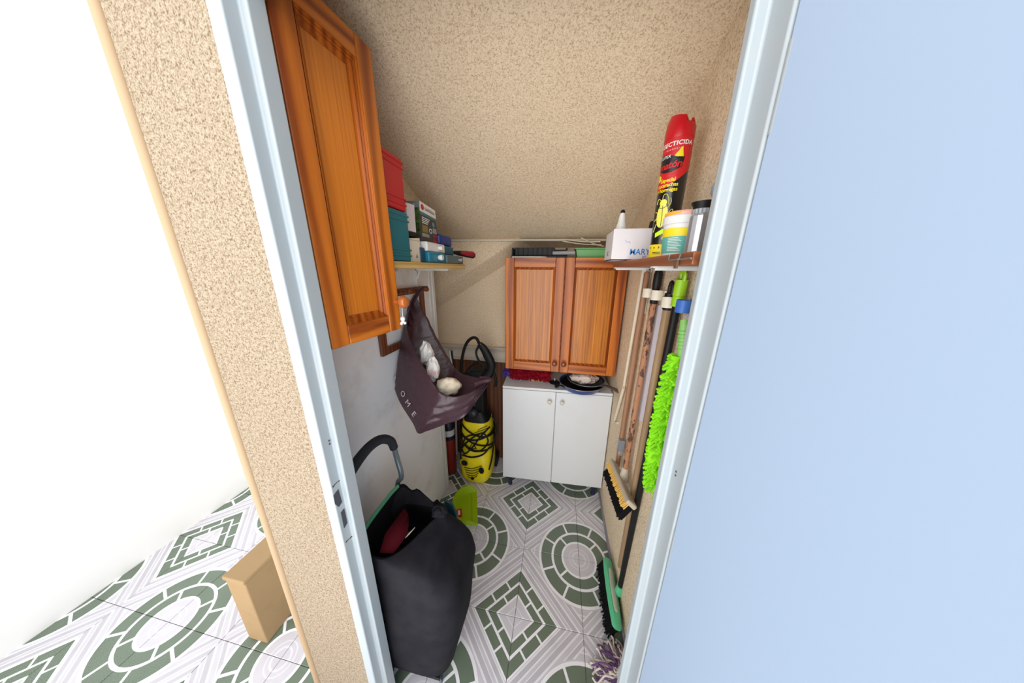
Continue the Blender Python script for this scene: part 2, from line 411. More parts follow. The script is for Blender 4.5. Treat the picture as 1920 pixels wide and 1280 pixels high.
# strike holes and rust in the left rebate
xs = -.4066
def hole(px, parent=jl, m=HOLE, name='strike_hole'):
    return MB().prism([atx(u, v, xs) for u, v in px], (.0009, 0, 0)).build(name, m, parent, smooth=False)
hole([(625, 929), (634, 917), (641, 941), (635, 950), (628, 945)]); hole([(639, 961), (645, 953), (651, 980), (645, 990)])
for pts, r in (([(623, 913), (630, 905), (638, 899), (641, 897)], .0022), ([(648, 1016), (655, 1009), (663, 1001)], .0022)):
    MB().tube([atx(u, v, xs-.0012) for u, v in pts], [r*1.3, r*.7, r*.7, r*1.2, r*2.2], 8, 3).build('rust_mark', RUST, jl)
for u, v in ((617, 826), (618, 832)): MB().sphere(atx(u, v, xs), .0022, 8, 6).build('screw_mark', RUST, jl)
for u, v in ((1268, 884), (1267, 891)): MB().sphere(atx(u, v, .357), .002, 8, 6).build('screw_mark', RUST, jr)
# the leaf, opened outwards
ld = V((math.sin(math.radians(4)), -math.cos(math.radians(4)), 0)); ln = V((-ld.y, ld.x, 0))
lo_ = V((.3585, -1.306, .012))
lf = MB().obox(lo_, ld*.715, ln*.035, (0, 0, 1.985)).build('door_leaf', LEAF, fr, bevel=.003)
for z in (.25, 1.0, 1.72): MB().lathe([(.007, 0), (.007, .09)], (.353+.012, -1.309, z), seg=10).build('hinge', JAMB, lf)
# outside: terrace parapet
struct(MB().box((-2.17, -2.17, 0), (-2.05, .32, .30)).build('wall_terrace', mat('terrace_white', srgb(240, 240, 238), .7)))
tp = thing('wooden_pole', 'pale wooden pole standing upright at the end of the outer stucco wall', 'pole', (-.668, -1.29, 0))
MB().lathe([(.012, 0), (.0125, .4), (.012, 2.2)], (-.668, -1.292, 0), seg=14).build('shaft', POLE, tp)
tc = thing('tan_chest', 'narrow tan wooden chest on the tiles behind the pale pole', 'chest', (-1.08, -1.0, 0))
MB().box((-1.13, -1.215, .0), (-1.03, -.80, .36)).build('body', TAN, tc, bevel=.005)
MB().box((-1.135, -1.22, .36), (-1.025, -.795, .38)).build('lid', TAN, tc, bevel=.006)

# ================================================================== PIPES
def pipe(name, label, pts, r, m=CONDM, sm=0):
    t = thing(name, label, 'pipe', pts[0]); MB().tube(pts, r, 10, sm).build('tube', m, t)
    return t
yc = -.03
p1 = pipe('conduit', 'cream conduit running level under the foot of the sloping ceiling', [(-.60, yc, 1.738), (.44, yc, 1.728)], .008)
for k, (a, b_) in enumerate((((1055, 452), (1128, 459)), ((1062, 449), (1126, 453)), ((1090, 446), (1132, 462)))):
    pipe('cable', ['white cable sagging above the green box', 'white cable uppermost of the three under the conduit', 'white cable crossing down from the conduit to the carton'][k],
         [aty(*a, -.06-.01*k), aty((a[0]+b_[0])/2, (a[1]+b_[1])/2+2, -.08-.01*k), aty(*b_, -.12-.01*k)], .0035, sm=6)
pv = [atx(1207, 505, .474), atx(1196, 570, .474), atx(1170, 722, .474), atx(1169, 728, .468), atx(1156, 775, .468), atx(1152, 789, .468), atx(1158, 793, .478)]
pipe('wall_pipe', 'cream pipe dropping down the right wall beside the pine cabinet', pv, .0075)

# ================================================================== PINE CABINETS
def pine_door(root, o, u, n, w, h, sw, rw, mo, knob, knobm, rail_m, t=.02, dp=.012, pm=None, ks=1.0):
    o, u, n = V(o), V(u).normalized(), V(n).normalized(); z = V((0, 0, 1))
    d = MB().obox(o, u*sw, z*h, n*t).obox(o+u*(w-sw), u*sw, z*h, n*t).build('door', PZ, root, bevel=.004, seg=2)
    for zz in (0, h-rw): MB().obox(o+u*sw+z*zz, u*(w-2*sw), z*rw, n*(t-.0006)).build('rail', rail_m, d, bevel=.003)
    def ring(ins, hh): return [o+u*(sw+ins)+z*(rw+ins)+n*hh, o+u*(w-sw-ins)+z*(rw+ins)+n*hh, o+u*(w-sw-ins)+z*(h-rw-ins)+n*hh, o+u*(sw+ins)+z*(h-rw-ins)+n*hh]
    k_ = dp/.012; pr = [(0, t-.001), (.06, t-.0005*k_), (.16, t-.004*k_), (.30, t-.0035*k_), (.42, t-.0065*k_), (.56, t-.006*k_), (.72, t-.010*k_), (1, t-.012*k_)]
    b = MB(); b.rings([ring(a*mo, hh) for a, hh in pr], False, False)
    if u.cross(z).dot(n) < 0: b.f = [f[::-1] for f in b.f]
    b.build('moulding', PMO, d, ang=25)
    MB().obox(o+u*(sw+mo*.8)+z*(rw+mo*.8)+n*.002, u*(w-2*sw-1.6*mo), z*(h-2*rw-1.6*mo), n*(t-dp-.0025)).build('panel', pm or PZ2, d)
    kp = o+u*knob[0]+z*knob[1]+n*t
    MB().lathe([(a*ks, q*ks) for a, q in ((.006, -.002), (.006, .008), (.009, .012), (.0145, .018), (.0155, .024), (.012, .031), (.004, .034))], kp, n, 18).build('knob', knobm, d)
    return d
c1 = thing('wall_cabinet', 'tall narrow pine wall cabinet high on the left behind the door frame', 'cabinet', (-.51, -1.1, 1.372))
MB().box((-.615, -1.232, 1.372), (-.606, -.992, 2.085)).box((-.615, -1.232, 1.372), (-.425, -1.214, 2.085)).box((-.615, -1.01, 1.372), (-.425, -.992, 2.085)).box((-.615, -1.232, 1.372), (-.425, -.992, 1.39)).box((-.615, -1.232, 2.067), (-.425, -.992, 2.085)).build('body', PZ, c1, smooth=False)
ang = math.radians(5.6); u1 = V((math.sin(ang), math.cos(ang), 0)); n1 = V((u1.y, -u1.x, 0))
pine_door(c1, V((-.424, -1.229, 1.372)), u1, n1, .243, .714, .050, .050, .020, (.229, .088), KNOBL, PY, .024, .017, None, 1.25)
c2 = thing('wall_cabinet', 'wide two door pine wall cabinet hung on the back wall', 'cabinet', (.14, -.05, .94))
yf = -.215
z0, z1, xa, xm, xb = .945, 1.624, -.197, .143, .472
MB().box((xa+.004, yf+.022, z0), (xb-.002, YB-.002, z1)).build('body', PX, c2, bevel=.002)
pine_door(c2, (xa, yf+.02, z0), (1, 0, 0), (0, -1, 0), xm-xa-.0015, z1-z0, .052, .055, .012, (.310, .062), KNOBW, PX, pm=PZ3)
pine_door(c2, (xm+.0015, yf+.02, z0), (1, 0, 0), (0, -1, 0), xb-xm-.0015, z1-z0, .052, .055, .012, (.024, .062), KNOBW, PX, pm=PZ3)

# ================================================================== WHITE BASE CABINET
b0 = thing('base_cabinet', 'white two door base cabinet on dark blue legs against back wall', 'cabinet', (.13, -.06, 0))
PLv, PRv = V((-.213, -.223, 0)), V((.479, -.198, 0)); uu = (PRv-PLv).normalized(); nn = V((uu.y, -uu.x, 0)); W = (PRv-PLv).length
zt, zb = .824, .104
MB().obox(PLv-nn*.018+V((0, 0, zb)), uu*W, -nn*.27, V((0, 0, zt-.018-zb))).build('body', CABW, b0, bevel=.0015)
MB().obox(PLv-nn*.001+V((0, 0, zt-.016)), uu*W, -nn*.288, V((0, 0, .016))).build('top', CABW, b0, bevel=.0015)
for k in range(2):
    a = PLv+uu*(k*(W/2)+.001+(.0015 if k else 0))+V((0, 0, zb)); w = W/2-.003
    dd = MB().obox(a, uu*w, -nn*.0165, V((0, 0, zt-.019-zb))).build('door', CABW, b0, bevel=.002)
    kp = a+uu*(w-.037 if k == 0 else .038)+V((0, 0, .640))
    MB().lathe([(.006, 0), (.006, .01), (.0125, .014), (.0145, .02), (.013, .026), (.005, .03)], kp, nn, 18).build('knob', mat('knob_ivory', srgb(206, 198, 186), .4), dd)
for q, dep in ((.07, .05), (.94, .05), (.07, .24), (.94, .24)):
    lp = PLv+uu*W*q-nn*dep
    MB().lathe([(.016, 0), (.016, .008), (.012, .012), (.0125, .09), (.022, .095), (.022, zb+.001)], lp, seg=16).build('leg', NAVY, b0)

# on the base cabinet
def fingers(b, c, nrm, L, r, rnd, seg=5):
    a = V((rnd.gauss(0, 1), rnd.gauss(0, 1), rnd.gauss(0, 1))); a = (a-nrm*a.dot(nrm)).normalized()
    p1 = c+nrm*L*.5+a*L*.12; p2 = c+nrm*L*.9+a*L*.45+V((0, 0, -L*.2))
    b.tube([c, p1, p2], [r*.8, r, r*.75], seg)
rd = random.Random(2)
ds = thing('red_duster', 'fluffy dark red duster squeezed under the pine cabinet', 'duster', (-.02, -.14, zt))
b = MB(); 
for k in range(420):
    th = rd.uniform(0, 2*PI); q = rd.random(); c = V((-.185+.275*q, -.095+.045*math.cos(th)*rd.uniform(.4, 1), .872+.026*math.sin(th)))
    fingers(b, c, V((rd.uniform(-.3, .3), math.cos(th), math.sin(th)*.6)).normalized(), .019, .0042, rd)
b.build('fringe', DUSTR, ds, kind='stuff')
MB().tube([(-.18, -.095, .872), (.0, -.095, .872), (.09, -.095, .872)], .036, 12, flat=.75).build('core', DUSTR, ds)
b = MB()
for k in range(90): fingers(b, V((-.205, -.085, .872))+V((rd.uniform(-.025, .02), rd.uniform(-.03, .03), rd.uniform(-.02, .02))), V((rd.uniform(-1, .2), -1, rd.uniform(-.6, .8))).normalized(), .025, .003, rd)
b.sphere((-.2, -.085, .868), .03, 10, 8).build('violet_tuft', BLUEY, ds, kind='stuff', label='violet blue tuft')
wd = thing('wooden_block', 'flat pale wooden block in front of the red duster', 'block', atz(1010, 710, zt))
c = atz(1010, 713, zt+.004); MB().obox(c+V((-.055, -.01, -.004)), (.11, 0, 0), (0, .03, 0), (0, 0, .014)).build('block', SHLW, wd, bevel=.004)
# small black lid
sp = thing('pan_lid', 'small black lid with a steel knob lying left of the blue frying pan', 'lid', atz(1038, 716, zt))
c = atz(1040, 717, zt+.002); MB().lathe([(.036, .0), (.036, .003), (.026, .010), (.004, .013)], c, seg=26).build('disc', BLK, sp)
MB().lathe([(.004, .012), (.004, .022), (.008, .026), (.007, .031), (.002, .033)], c, seg=14).build('knob', STEEL, sp)
def pan(name, label, c, R, h, m_out, m_in, hang, hlen, hm, tilt=0):
    t = thing(name, label, 'pan', c); c = V(c)
    MB().lathe([(R*.72, 0), (R*.8, .002), (R*.97, h*.8), (R, h), (R*.985, h+.001), (R*.95, h*.8), (R*.77, .005), (.01, .004)], c, seg=40).build('bowl', m_out, t)
    MB().lathe([(R*.94, h*.78), (R*.765, .0065), (.01, .0055)], c, seg=40, cap0=False).build('lining', m_in, t)
    MB().lathe([(R*.985, h-.001), (R*1.01, h), (R*1.01, h+.002), (R*.985, h+.0025)], c, seg=40, cap0=False, cap1=False).build('rim', STEEL, t)
    dr = V((math.cos(hang), math.sin(hang), 0)); up = V((0, 0, 1)); sd = up.cross(dr)
    def rg(q, w, th, z): ctr = c+dr*q+up*z; return [ctr+sd*w*a+up*th*b_ for a, b_ in ((-1, -.5), (-.7, -1), (.7, -1), (1, -.5), (1, .5), (.7, 1), (-.7, 1), (-1, .5))]
    MB().rings([rg(R*.97, .012, .003, h*.8), rg(R+.03, .010, .004, h*.9+.012), rg(R+hlen*.6, .013, .006, h*.9+.012), rg(R+hlen*.95, .015, .006, h*.9+.004), rg(R+hlen, .008, .004, h*.9+.002)]).build('handle', hm, t)
    return t
pc = atz(1093, 724, zt+.03)
pan('frying_pan', 'blue frying pan at the front edge of the white cabinet', (.288, -.146, zt+.002), .140, .040, BLUEP, BLK, math.radians(-146), .055, BLK)
pan('frying_pan', 'dark frying pan with flat steel handle nested in the blue one', (.318, -.128, zt+.026), .115, .028, BLKR, DGREY, math.radians(-42), .13, mat('worn_steel', srgb(120, 108, 100), .35, .7))
def blob(b, c, r, seed, amp=.3, fq=3.0, seg=20, rg=14, sharp=False):
    c = V(c); rs = []
    for k in range(rg+1):
        th = PI*k/rg; row = []
        for i in range(seg):
            ph = 2*PI*i/seg; dv = V((math.sin(th)*math.cos(ph), math.sin(th)*math.sin(ph), -math.cos(th)))
            q = mnoise.noise(dv*fq+V((seed, seed*1.7, 0)))
            if sharp: q = abs(q)*1.6-.5
            f = 1+amp*q+amp*.4*mnoise.noise(dv*fq*2.7+V((seed, 0, 3)))
            row.append(c+V((dv.x*r[0], dv.y*r[1], dv.z*r[2]))*1.0*f)
        rs.append(row)
    return b.rings(rs)
cl = blob(MB(), (.308, -.120, .886), (.085, .06, .036), 5, .22, 2.3, 44, 28, False).build('crumpled_cloth', speckle('printed_cloth', srgb(220, 206, 196), srgb(168, 132, 122), 42, .85, .55, .62))
tag(cl, 'crumpled pinkish white cloth heaped inside the frying pans', 'cloth')

# on top of the wall cabinet
cr = thing('black_crate', 'black folding crate lying on top of the wide pine cabinet', 'crate', (0, -.06, z1))
b = MB(); x0c, x1c, y0c, y1c = -.17, .15, -.185, .02
b.box((x0c, y0c, z1), (x1c, y1c, z1+.012)); b.build('base', BLK, cr, bevel=.003)
for nm, (a, c) in {'front_side': ((x0c+.02, y0c+.02), (x1c-.07, y0c+.03)), 'back_side': ((x0c, y1c-.01), (x1c, y1c)), 'left_side': ((x0c, y0c+.02), (x0c+.01, y1c)), 'right_side': ((x1c-.01, y0c+.05), (x1c, y1c))}.items():
    MB().box((a[0], a[1], z1+.012), (c[0], c[1], z1+.055)).build(nm, BLK, cr, bevel=.003)
for k in range(8): 
    xx = x0c+.035+k*.028
    MB().box((xx, y0c+.014, z1+.014), (xx+.008, y0c+.02, z1+.052)).build('rib', BLK, cr, bevel=.002)
tb = thing('grey_tube', 'short grey plastic tube lying beside the black crate', 'tube', atx(1078, 473, .2))
cc = aty(1078, 473.5, -.215); MB().rings([[cc+V((-.0+q[0], q[1], 0))+V((0, 0, 0))+V((0, math.cos(2*PI*i/16)*r*.3, 0))+V((0, 0, math.sin(2*PI*i/16)*r))+V((0, math.cos(2*PI*i/16)*r*.9, 0)) for i in range(16)] for q, r in (((-.12, .03), .010), ((0, 0), .010), ((0, 0), .008), ((-.1, .03), .008))], True, True).build('wall', GREY, tb)
gb = thing('green_box', 'green plastic box on the pine cabinet beside the white carton', 'box', (.3, -.14, z1))
MB().rings([[V((.285+sx*a, -.13+sy*b_, z)) for sx, sy in ((-1, -1), (1, -1), (1, 1), (-1, 1))] for a, b_, z in ((.082, .055, z1+.001), (.09, .06, z1+.042), (.096, .066, z1+.043), (.096, .066, z1+.05), (.088, .058, z1+.05), (.08, .052, z1+.006))]).build('tub', mat('green_plastic', srgb(96, 160, 92), .4), gb, bevel=.002)
cbd = thing('cardboard_sheet', 'torn beige cardboard sheet sticking out under the black crate', 'cardboard', (-.1, -.2, z1))
MB().prism([(-.16, -.212, z1), (-.08, -.222, z1), (.0, -.216, z1), (.035, -.20, z1), (.02, -.19, z1), (-.15, -.19, z1)], (0, 0, .004)).build('sheet', CREAM, cbd, smooth=False)

# ================================================================== LEFT SHELF
zs = 1.582
s1 = thing('wall_shelf', 'pale pine shelf on a white bracket on left wall', 'shelf', (-.51, -.65, 1.56))
MB().box((-.619, -.975, zs-.023), (-.40, -.325, zs)).build('board', SHLW, s1, bevel=.002)
def bracket(root, xw, y, zt_, sgn, L, H, name='bracket'):
    b = MB(); b.box((xw, y-.011, zt_-.004), (xw+sgn*L, y+.011, zt_)); b.box((xw, y-.011, zt_-H), (xw+sgn*.004, y+.011, zt_))
    b.tube([(xw+sgn*.004, y, zt_-H*.22), (xw+sgn*L*.06, y, zt_-.05), (xw+sgn*L*.15, y, zt_-.008)], .005, 8, 5)
    b.box((xw+sgn*.004, y-.002, zt_-H*.95), (xw+sgn*.010, y+.002, zt_-.004)); b.box((xw+sgn*.004, y-.002, zt_-.010), (xw+sgn*L*.95, y+.002, zt_-.004))
    return b.build(name, WHT, root, bevel=.001)
bracket(s1, XL+.001, -.47, zs-.0232, 1, .19, .20)
bracket(s1, XL+.001, -.88, zs-.0232, 1, .19, .20)
def tool_case(name, label, m, x0, x1, y0, y1, z0, z1):
    t = thing(name, label, 'tool case', ((x0+x1)/2, (y0+y1)/2, z0))
    MB().box((x0, y0, z0), (x1, y1, z1)).build('shell', m, t, bevel=.006)
    h = z1-z0
    for q in (.10, .22, .80, .90): MB().box((x0+.01, y0-.002, z0+h*q), (x1+.0025, y1+.0025, z0+h*q+.006)).build('ridge', m, t, bevel=.0018)
    MB().box((x1-.05, y1, z0+h*.4), (x1-.03, y1+.004, z0+h*.6)).build('latch', m, t, bevel=.001)
    return t
tool_case('tool_case', 'teal plastic tool case on the left shelf, under the red one', TEAL, -.61, -.405, -.972, -.845, zs+.001, 1.741)
tool_case('tool_case', 'red plastic tool case stacked on top of the teal case', RED, -.61, -.405, -.972, -.85, 1.742, 1.898)
def quadbox(name, label, cat, px, xface, depth, m, root=None, bevel=.002, part='carton', zmin=None):
    P = [atx(u, v, xface) for u, v in px]
    if zmin is not None:
        zz = min(p.z for p in P)
        for p in P:
            if p.z < zz+.012: p.z = zmin
    t = thing(name, label, cat, (P[0]+P[2])/2)
    o = MB().prism(P, (-depth, 0, 0)).build(part, m, t, bevel=bevel)
    return t, P, o
w1, P, o = quadbox('carton', 'cream carton standing on the left shelf beside the teal case', 'carton', [(766, 446), (787, 446), (790, 490), (770, 490)], -.43, .15, CREAM, zmin=zs+.001)
top1 = max(p.z for p in P)
MB().box((P[0].x-.15, P[0].y+.002, top1-.014), (P[0].x+.0008, P[1].y+.0008, top1-.012)).build('flap_seam', mat('seam', srgb(176, 166, 150), .8), w1)
MB().text('A', .022, lambda x, y: V((P[0].x+.0012, P[2].y-.030+x, zs+.022+y))).build('lettering', PBLK, w1, smooth=False)
k1 = thing('black_case', 'thin black case lying on the cream carton', 'case', (P[0].x-.06, P[0].y, top1))
MB().box((P[0].x-.14, P[0].y-.02, top1+.0005), (P[0].x+.002, P[1].y-.001, top1+.016)).build('shell', BLK, k1, bevel=.004)
w2, P2, o = quadbox('carton', 'white carton with faint marks on top of the black case', 'carton', [(762, 379), (777, 384), (781, 440), (765, 438)], -.43, .13, CARTON, zmin=top1+.0165)
for q, (yy, zz) in enumerate(((.03, .03), (.045, .07), (.02, .055), (.05, .1))): MB().text('~', .018, lambda x, y: V((P2[0].x+.001, P2[0].y+yy+x, top1+.016+zz+y))).build('faint_mark', mat('mark_pink', srgb(198, 176, 190), .7), w2, smooth=False)
# dark garden carton with printed front
xg = -.455
gq = [(786, 376), (815, 395), (823, 457), (789, 456)]
G = [atx(u, v, xg) for u, v in gq]
zg = 1.667
G[2].z = G[3].z = zg
gt = thing('printed_carton', 'dark grey garden carton with white top band and red emblem', 'carton', (xg-.05, G[0].y, zg))
gside = [p+V((-.115, 0, 0)) for p in G]
MB().prism(G, (-.115, 0, 0)).build('carton', mat('carton_dark', srgb(66, 68, 70), .5), gt, bevel=.001)
def gmap(a, c, off=.0012):    # a: 0 near..1 far, c: 0 top..1 bottom
    p = G[0].lerp(G[1], a).lerp(G[3].lerp(G[2], a), c); return p+V((off, 0, 0))
def gpatch(a0, a1, c0, c1, m, name, off=.0012):
    return MB().prism([gmap(a0, c0, off), gmap(a1, c0, off), gmap(a1, c1, off), gmap(a0, c1, off)], (-.001, 0, 0)).build(name, m, gt, smooth=False)
gpatch(0, 1, 0, .24, PAPER, 'white_band'); gpatch(0, 1, .24, .31, mat('band_teal', srgb(70, 120, 124), .5), 'teal_band')
gw = (G[1]-G[0]).length; gh = (G[3]-G[0]).length
def gtext(txt, size, a, c, m, off=.0026, name='lettering'):
    MB().text(txt, size, lambda x, y: gmap(a+x/gw, c-y/gh, off), align='LEFT').build(name, m, gt, smooth=False)
gtext('GARDENA', .0175, .27, .13, PBLK)
MB().rings([[gmap(.14+.09*math.cos(t*PI/8)*r, .12+.075*math.sin(t*PI/8)*r, .0025) for t in range(16)] for r in (.02, 1)], False, False).build('emblem', PRED, gt, smooth=False)
for k in range(4): gpatch(.1, .55-.05*k, .36+.045*k, .38+.045*k, PAPER, 'text_line', .0018)
gpatch(.1, .40, .56, .74, mat('photo_olive', srgb(140, 120, 66), .5), 'photo_print', .0018); gpatch(.68, .93, .74, .96, PRED, 'red_print', .0018); gpatch(.71, .9, .78, .9, mat('photo_plum', srgb(96, 60, 70), .5), 'photo_print', .0026)
gpatch(.7, .92, .55, .70, PGREY, 'photo_print', .0018); gpatch(.08, .45, .77, .86, PGREY, 'text_block', .0018)
MB().rings([[gmap(.55+.09*math.cos(t*PI/10)*r, .66+.07*math.sin(t*PI/10)*r, .002) for t in range(20)] for r in (.6, 1)], False, False).build('dial_print', PAPER, gt, smooth=False)
MB().rings([[gmap(.75+.08*math.cos(t*PI/10)*r, .45+.07*math.sin(t*PI/10)*r, .002) for t in range(20)] for r in (.02, 1)], False, False).build('round_badge', mat('badge_teal', srgb(110, 150, 156), .5), gt, smooth=False)
# printed leafy near side of that carton
yn = min(G[0].y, G[3].y)
def gs(a, c, off=.0012): return G[0].lerp(gside[0], a).lerp(G[3].lerp(gside[3], a), c)+V((0, -off, 0))
def gsp(a0, a1, c0, c1, m, name, off=.0012): MB().prism([gs(a0, c0, off), gs(a1, c0, off), gs(a1, c1, off), gs(a0, c1, off)], (0, .001, 0)).build(name, m, gt, smooth=False)
gsp(0, 1, 0, .16, mat('side_grey', srgb(120, 134, 136), .5), 'side_band')
gsp(0, 1, .16, 1, speckle('leaf_print', srgb(70, 104, 46), srgb(40, 54, 38), 40, .5, .42, .58), 'leaf_print')

def jug(name, label, cat, lo, hi, m, cap=None, capm=WHT, bev=.012, capdir=(1, 0, 0)):
    lo, hi = V(lo), V(hi); t = thing(name, label, cat, ((lo.x+hi.x)/2, (lo.y+hi.y)/2, lo.z))
    MB().box(lo, hi).build('body', m, t, bevel=bev, seg=4)
    if cap: MB().lathe([(cap[3]*.8, -.002), (cap[3]*.8, .006), (cap[3], .007), (cap[3], .018), (cap[3]*.9, .02)], cap[:3], capdir, 18).build('cap', capm, t)
    return t
def yz(u, v, x=-.42): p = atx(u, v, x); return p.y, p.z
# ice packs and bottles at the far end of the left shelf
yA, yB_ = yz(800, 470)[0], yz(832, 470)[0]
TEALB = mat('ice_pack_teal', srgb(14, 124, 158), .35)
jug('dark_box', 'dark teal box on the shelf behind the white capped ice pack', 'box', (-.57, yz(790, 470)[0]+.004, zs+.001), (-.425, yz(800, 470)[0]-.002, 1.640), mat('dark_teal', srgb(20, 74, 96), .5), bev=.005)
jug('ice_pack', 'teal ice pack with a round white cap at the shelf front', 'ice pack', (-.56, yA, zs+.001), (-.41, yB_-.004, 1.627), TEALB, (-.411, (yA+yB_)/2+.005, 1.606, .0115), bev=.007)
jug('ice_pack', 'white ice pack lying on top of the teal capped one', 'ice pack', (-.555, yA-.002, 1.628), (-.415, yB_+.003, 1.665), mat('ice_pack_white', srgb(224, 224, 222), .4), (-.416, (yA+yB_)/2+.02, 1.646, .009), bev=.006)
jug('clear_box', 'smoky grey plastic box lying at the far front of the left shelf', 'box', (-.55, yB_, zs+.001), (-.405, -.335, 1.622), mat('smoky', srgb(96, 116, 122), .25), (-.406, -.40, 1.603, .008), GREY, bev=.005)
jug('ice_pack', 'darker teal ice pack lying on the smoky grey box', 'ice pack', (-.56, yB_+.006, 1.623), (-.43, -.40, 1.664), mat('ice_pack_dark', srgb(24, 98, 122), .4), bev=.006)
jug('blue_bottle', 'dark blue plastic bottle lying above the dark teal ice pack', 'bottle', (-.56, -.53, 1.665), (-.44, -.39, 1.716), mat('deep_blue', srgb(20, 48, 134), .35), bev=.012)
sc = thing('scraper', 'red and black handled scraper pointing off the left shelf end', 'tool', (-.4, -.3, 1.6))
a, b_ = atx(850, 473, -.44), atx(890, 478.5, -.37); dv = (b_-a)
MB().tube([a, a+dv*.25, a+dv*.6, a+dv*.9, b_], [.007, .013, .017, .019, .011], 12, 4, flat=.6).build('grip', BLK, sc)
MB().tube([a+dv*.3+V((.004, -.004, .003)), a+dv*.6+V((.005, -.005, .003)), a+dv*.92+V((.004, -.004, .002))], [.006, .0132, .0140], 10, 4, flat=.6).build('red_inlay', mat('scraper_red', srgb(150, 26, 46), .4), sc)
MB().tube([a+V((-.12, .0, 0)), a], .004, 8).build('shank', STEEL, sc)

# ================================================================== RIGHT SHELF
zr = 1.592
s2 = thing('wall_shelf', 'brown wooden shelf on white brackets on right wall', 'shelf', (.41, -.86, 1.57))
MB().box((.337, -1.225, zr-.022), (XR-.001, -.52, zr)).build('board', SHRW, s2, bevel=.002)
bracket(s2, XR-.001, -.545, zr-.0222, -1, .145, .19)
bracket(s2, XR-.001, -1.02, zr-.0222, -1, .145, .19)
# carton with blue lettering
mb = thing('carton', 'open white carton with blue lettering at the far end of the right shelf', 'carton', (.38, -.66, zr))
bx0, bx1, by0, by1, bz0, bz1 = .290, .472, -.735, -.585, zr+.001, 1.694
for nm, a, c in (('bottom', (bx0, by0, bz0), (bx1, by1, bz0+.003)), ('front_side', (bx0, by0, bz0), (bx1, by0+.003, bz1)), ('back_side', (bx0, by1-.003, bz0), (bx1, by1, bz1-.004)), ('left_side', (bx0, by0+.003, bz0), (bx0+.003, by1-.003, bz1-.003)), ('right_side', (bx1-.003, by0+.003, bz0), (bx1, by1-.003, bz1))):
    MB().box(a, c).build(nm, CARTON, mb, smooth=False)
MB().text('MARY', .027, lambda x, y: V((bx0+.058+x*.92, by0-.0008, bz0+.026+y)), align='LEFT', bold=.0003).build('lettering', PBLUE, mb, smooth=False)
MB().text('IIT', .013, lambda x, y: V((bx0+.100+x, by0-.0008, bz0+.009+y)), align='LEFT').build('lettering', PBLUE, mb, smooth=False)
MB().text('RC', .024, lambda x, y: V((bx0-.0008, by0+.09-x, bz0+.024+y)), align='LEFT').build('lettering', PBLUE, mb, smooth=False)
MB().tube([V((bx0+.04, by0-.0006, bz0+.066)), V((bx0+.045, by0-.0006, bz0+.058)), V((bx0+.053, by0-.0006, bz0+.06)), V((bx0+.056, by0-.0006, bz0+.054))], .0009, 5, 4).build('pen_mark', mat('pen', srgb(150, 164, 206), .6), mb)
nb = thing('nozzle_bottle', 'white nozzle bottle with black tip standing in the white carton', 'bottle', (.33, -.65, bz0+.004))
nbc = (.325, -.665, bz0+.004)
MB().lathe([(.022, 0), (.023, .01), (.023, .085), (.018, .10)], nbc, seg=18).build('body', WHT, nb)
MB().lathe([(.019, .099), (.0195, .103), (.019, .110), (.0165, .112), (.0165, .118), (.014, .124), (.0105, .146), (.0075, .158)], nbc, seg=18).build('nozzle', WHT, nb)
MB().lathe([(.0078, .1575), (.0078, .164), (.004, .169)], nbc, seg=14).build('tip', BLK, nb)
br = thing('paint_brush', 'black paint brush with wooden handle leaning in the white carton', 'brush', (.42, -.66, bz0+.004))
MB().tube([(.425, -.64, bz0+.004), (.40, -.66, bz1-.01), (.393, -.664, bz1+.012)], .006, 8).build('handle', SHLW, br)
MB().obox((.408, -.675, bz0+.006), (.034, 0, 0), (0, .016, 0), (.012, 0, .128)).build('head', BLK, br, bevel=.005)

# insecticide spray can
CX, CY, CR = .403, -.876, .0325; cz = zr+.001
can = thing('spray_can', 'tall black and red insecticide spray can with yellow lettering on right shelf', 'spray can', (CX, CY, cz))
KW = mat('can_black', srgb(20, 20, 22), .28, coat=.3)
MB().lathe([(CR-.004, 0), (CR-.001, .002), (CR, .006), (CR, .293), (CR-.001, .296)], (CX, CY, cz), seg=40).build('body', KW, can)
MB().lathe([(CR+.0006, .002), (CR+.0008, .004), (CR+.0008, .036), (CR+.0002, .037)], (CX, CY, cz), seg=40, cap0=False, cap1=False).build('yellow_base_band', PYEL, can)
# the red upper band ends in a slanted edge
n_ = 48
rs = [[], []]
tow = math.atan2(CAM.y-CY, CAM.x-CX)
for i in range(n_):
    a = 2*PI*i/n_; rr = CR+.0006
    rel = (a-tow+PI) % (2*PI)-PI
    zlow = .213+.030*math.sin(rel*.9-.6)*(1 if abs(rel) < 2.2 else .5)-.01
    for k, z in enumerate((zlow, .296)): rs[k].append(V((CX+rr*math.cos(a), CY+rr*math.sin(a), cz+z)))
MB().rings(rs, False, False).build('red_band', PRED, can)
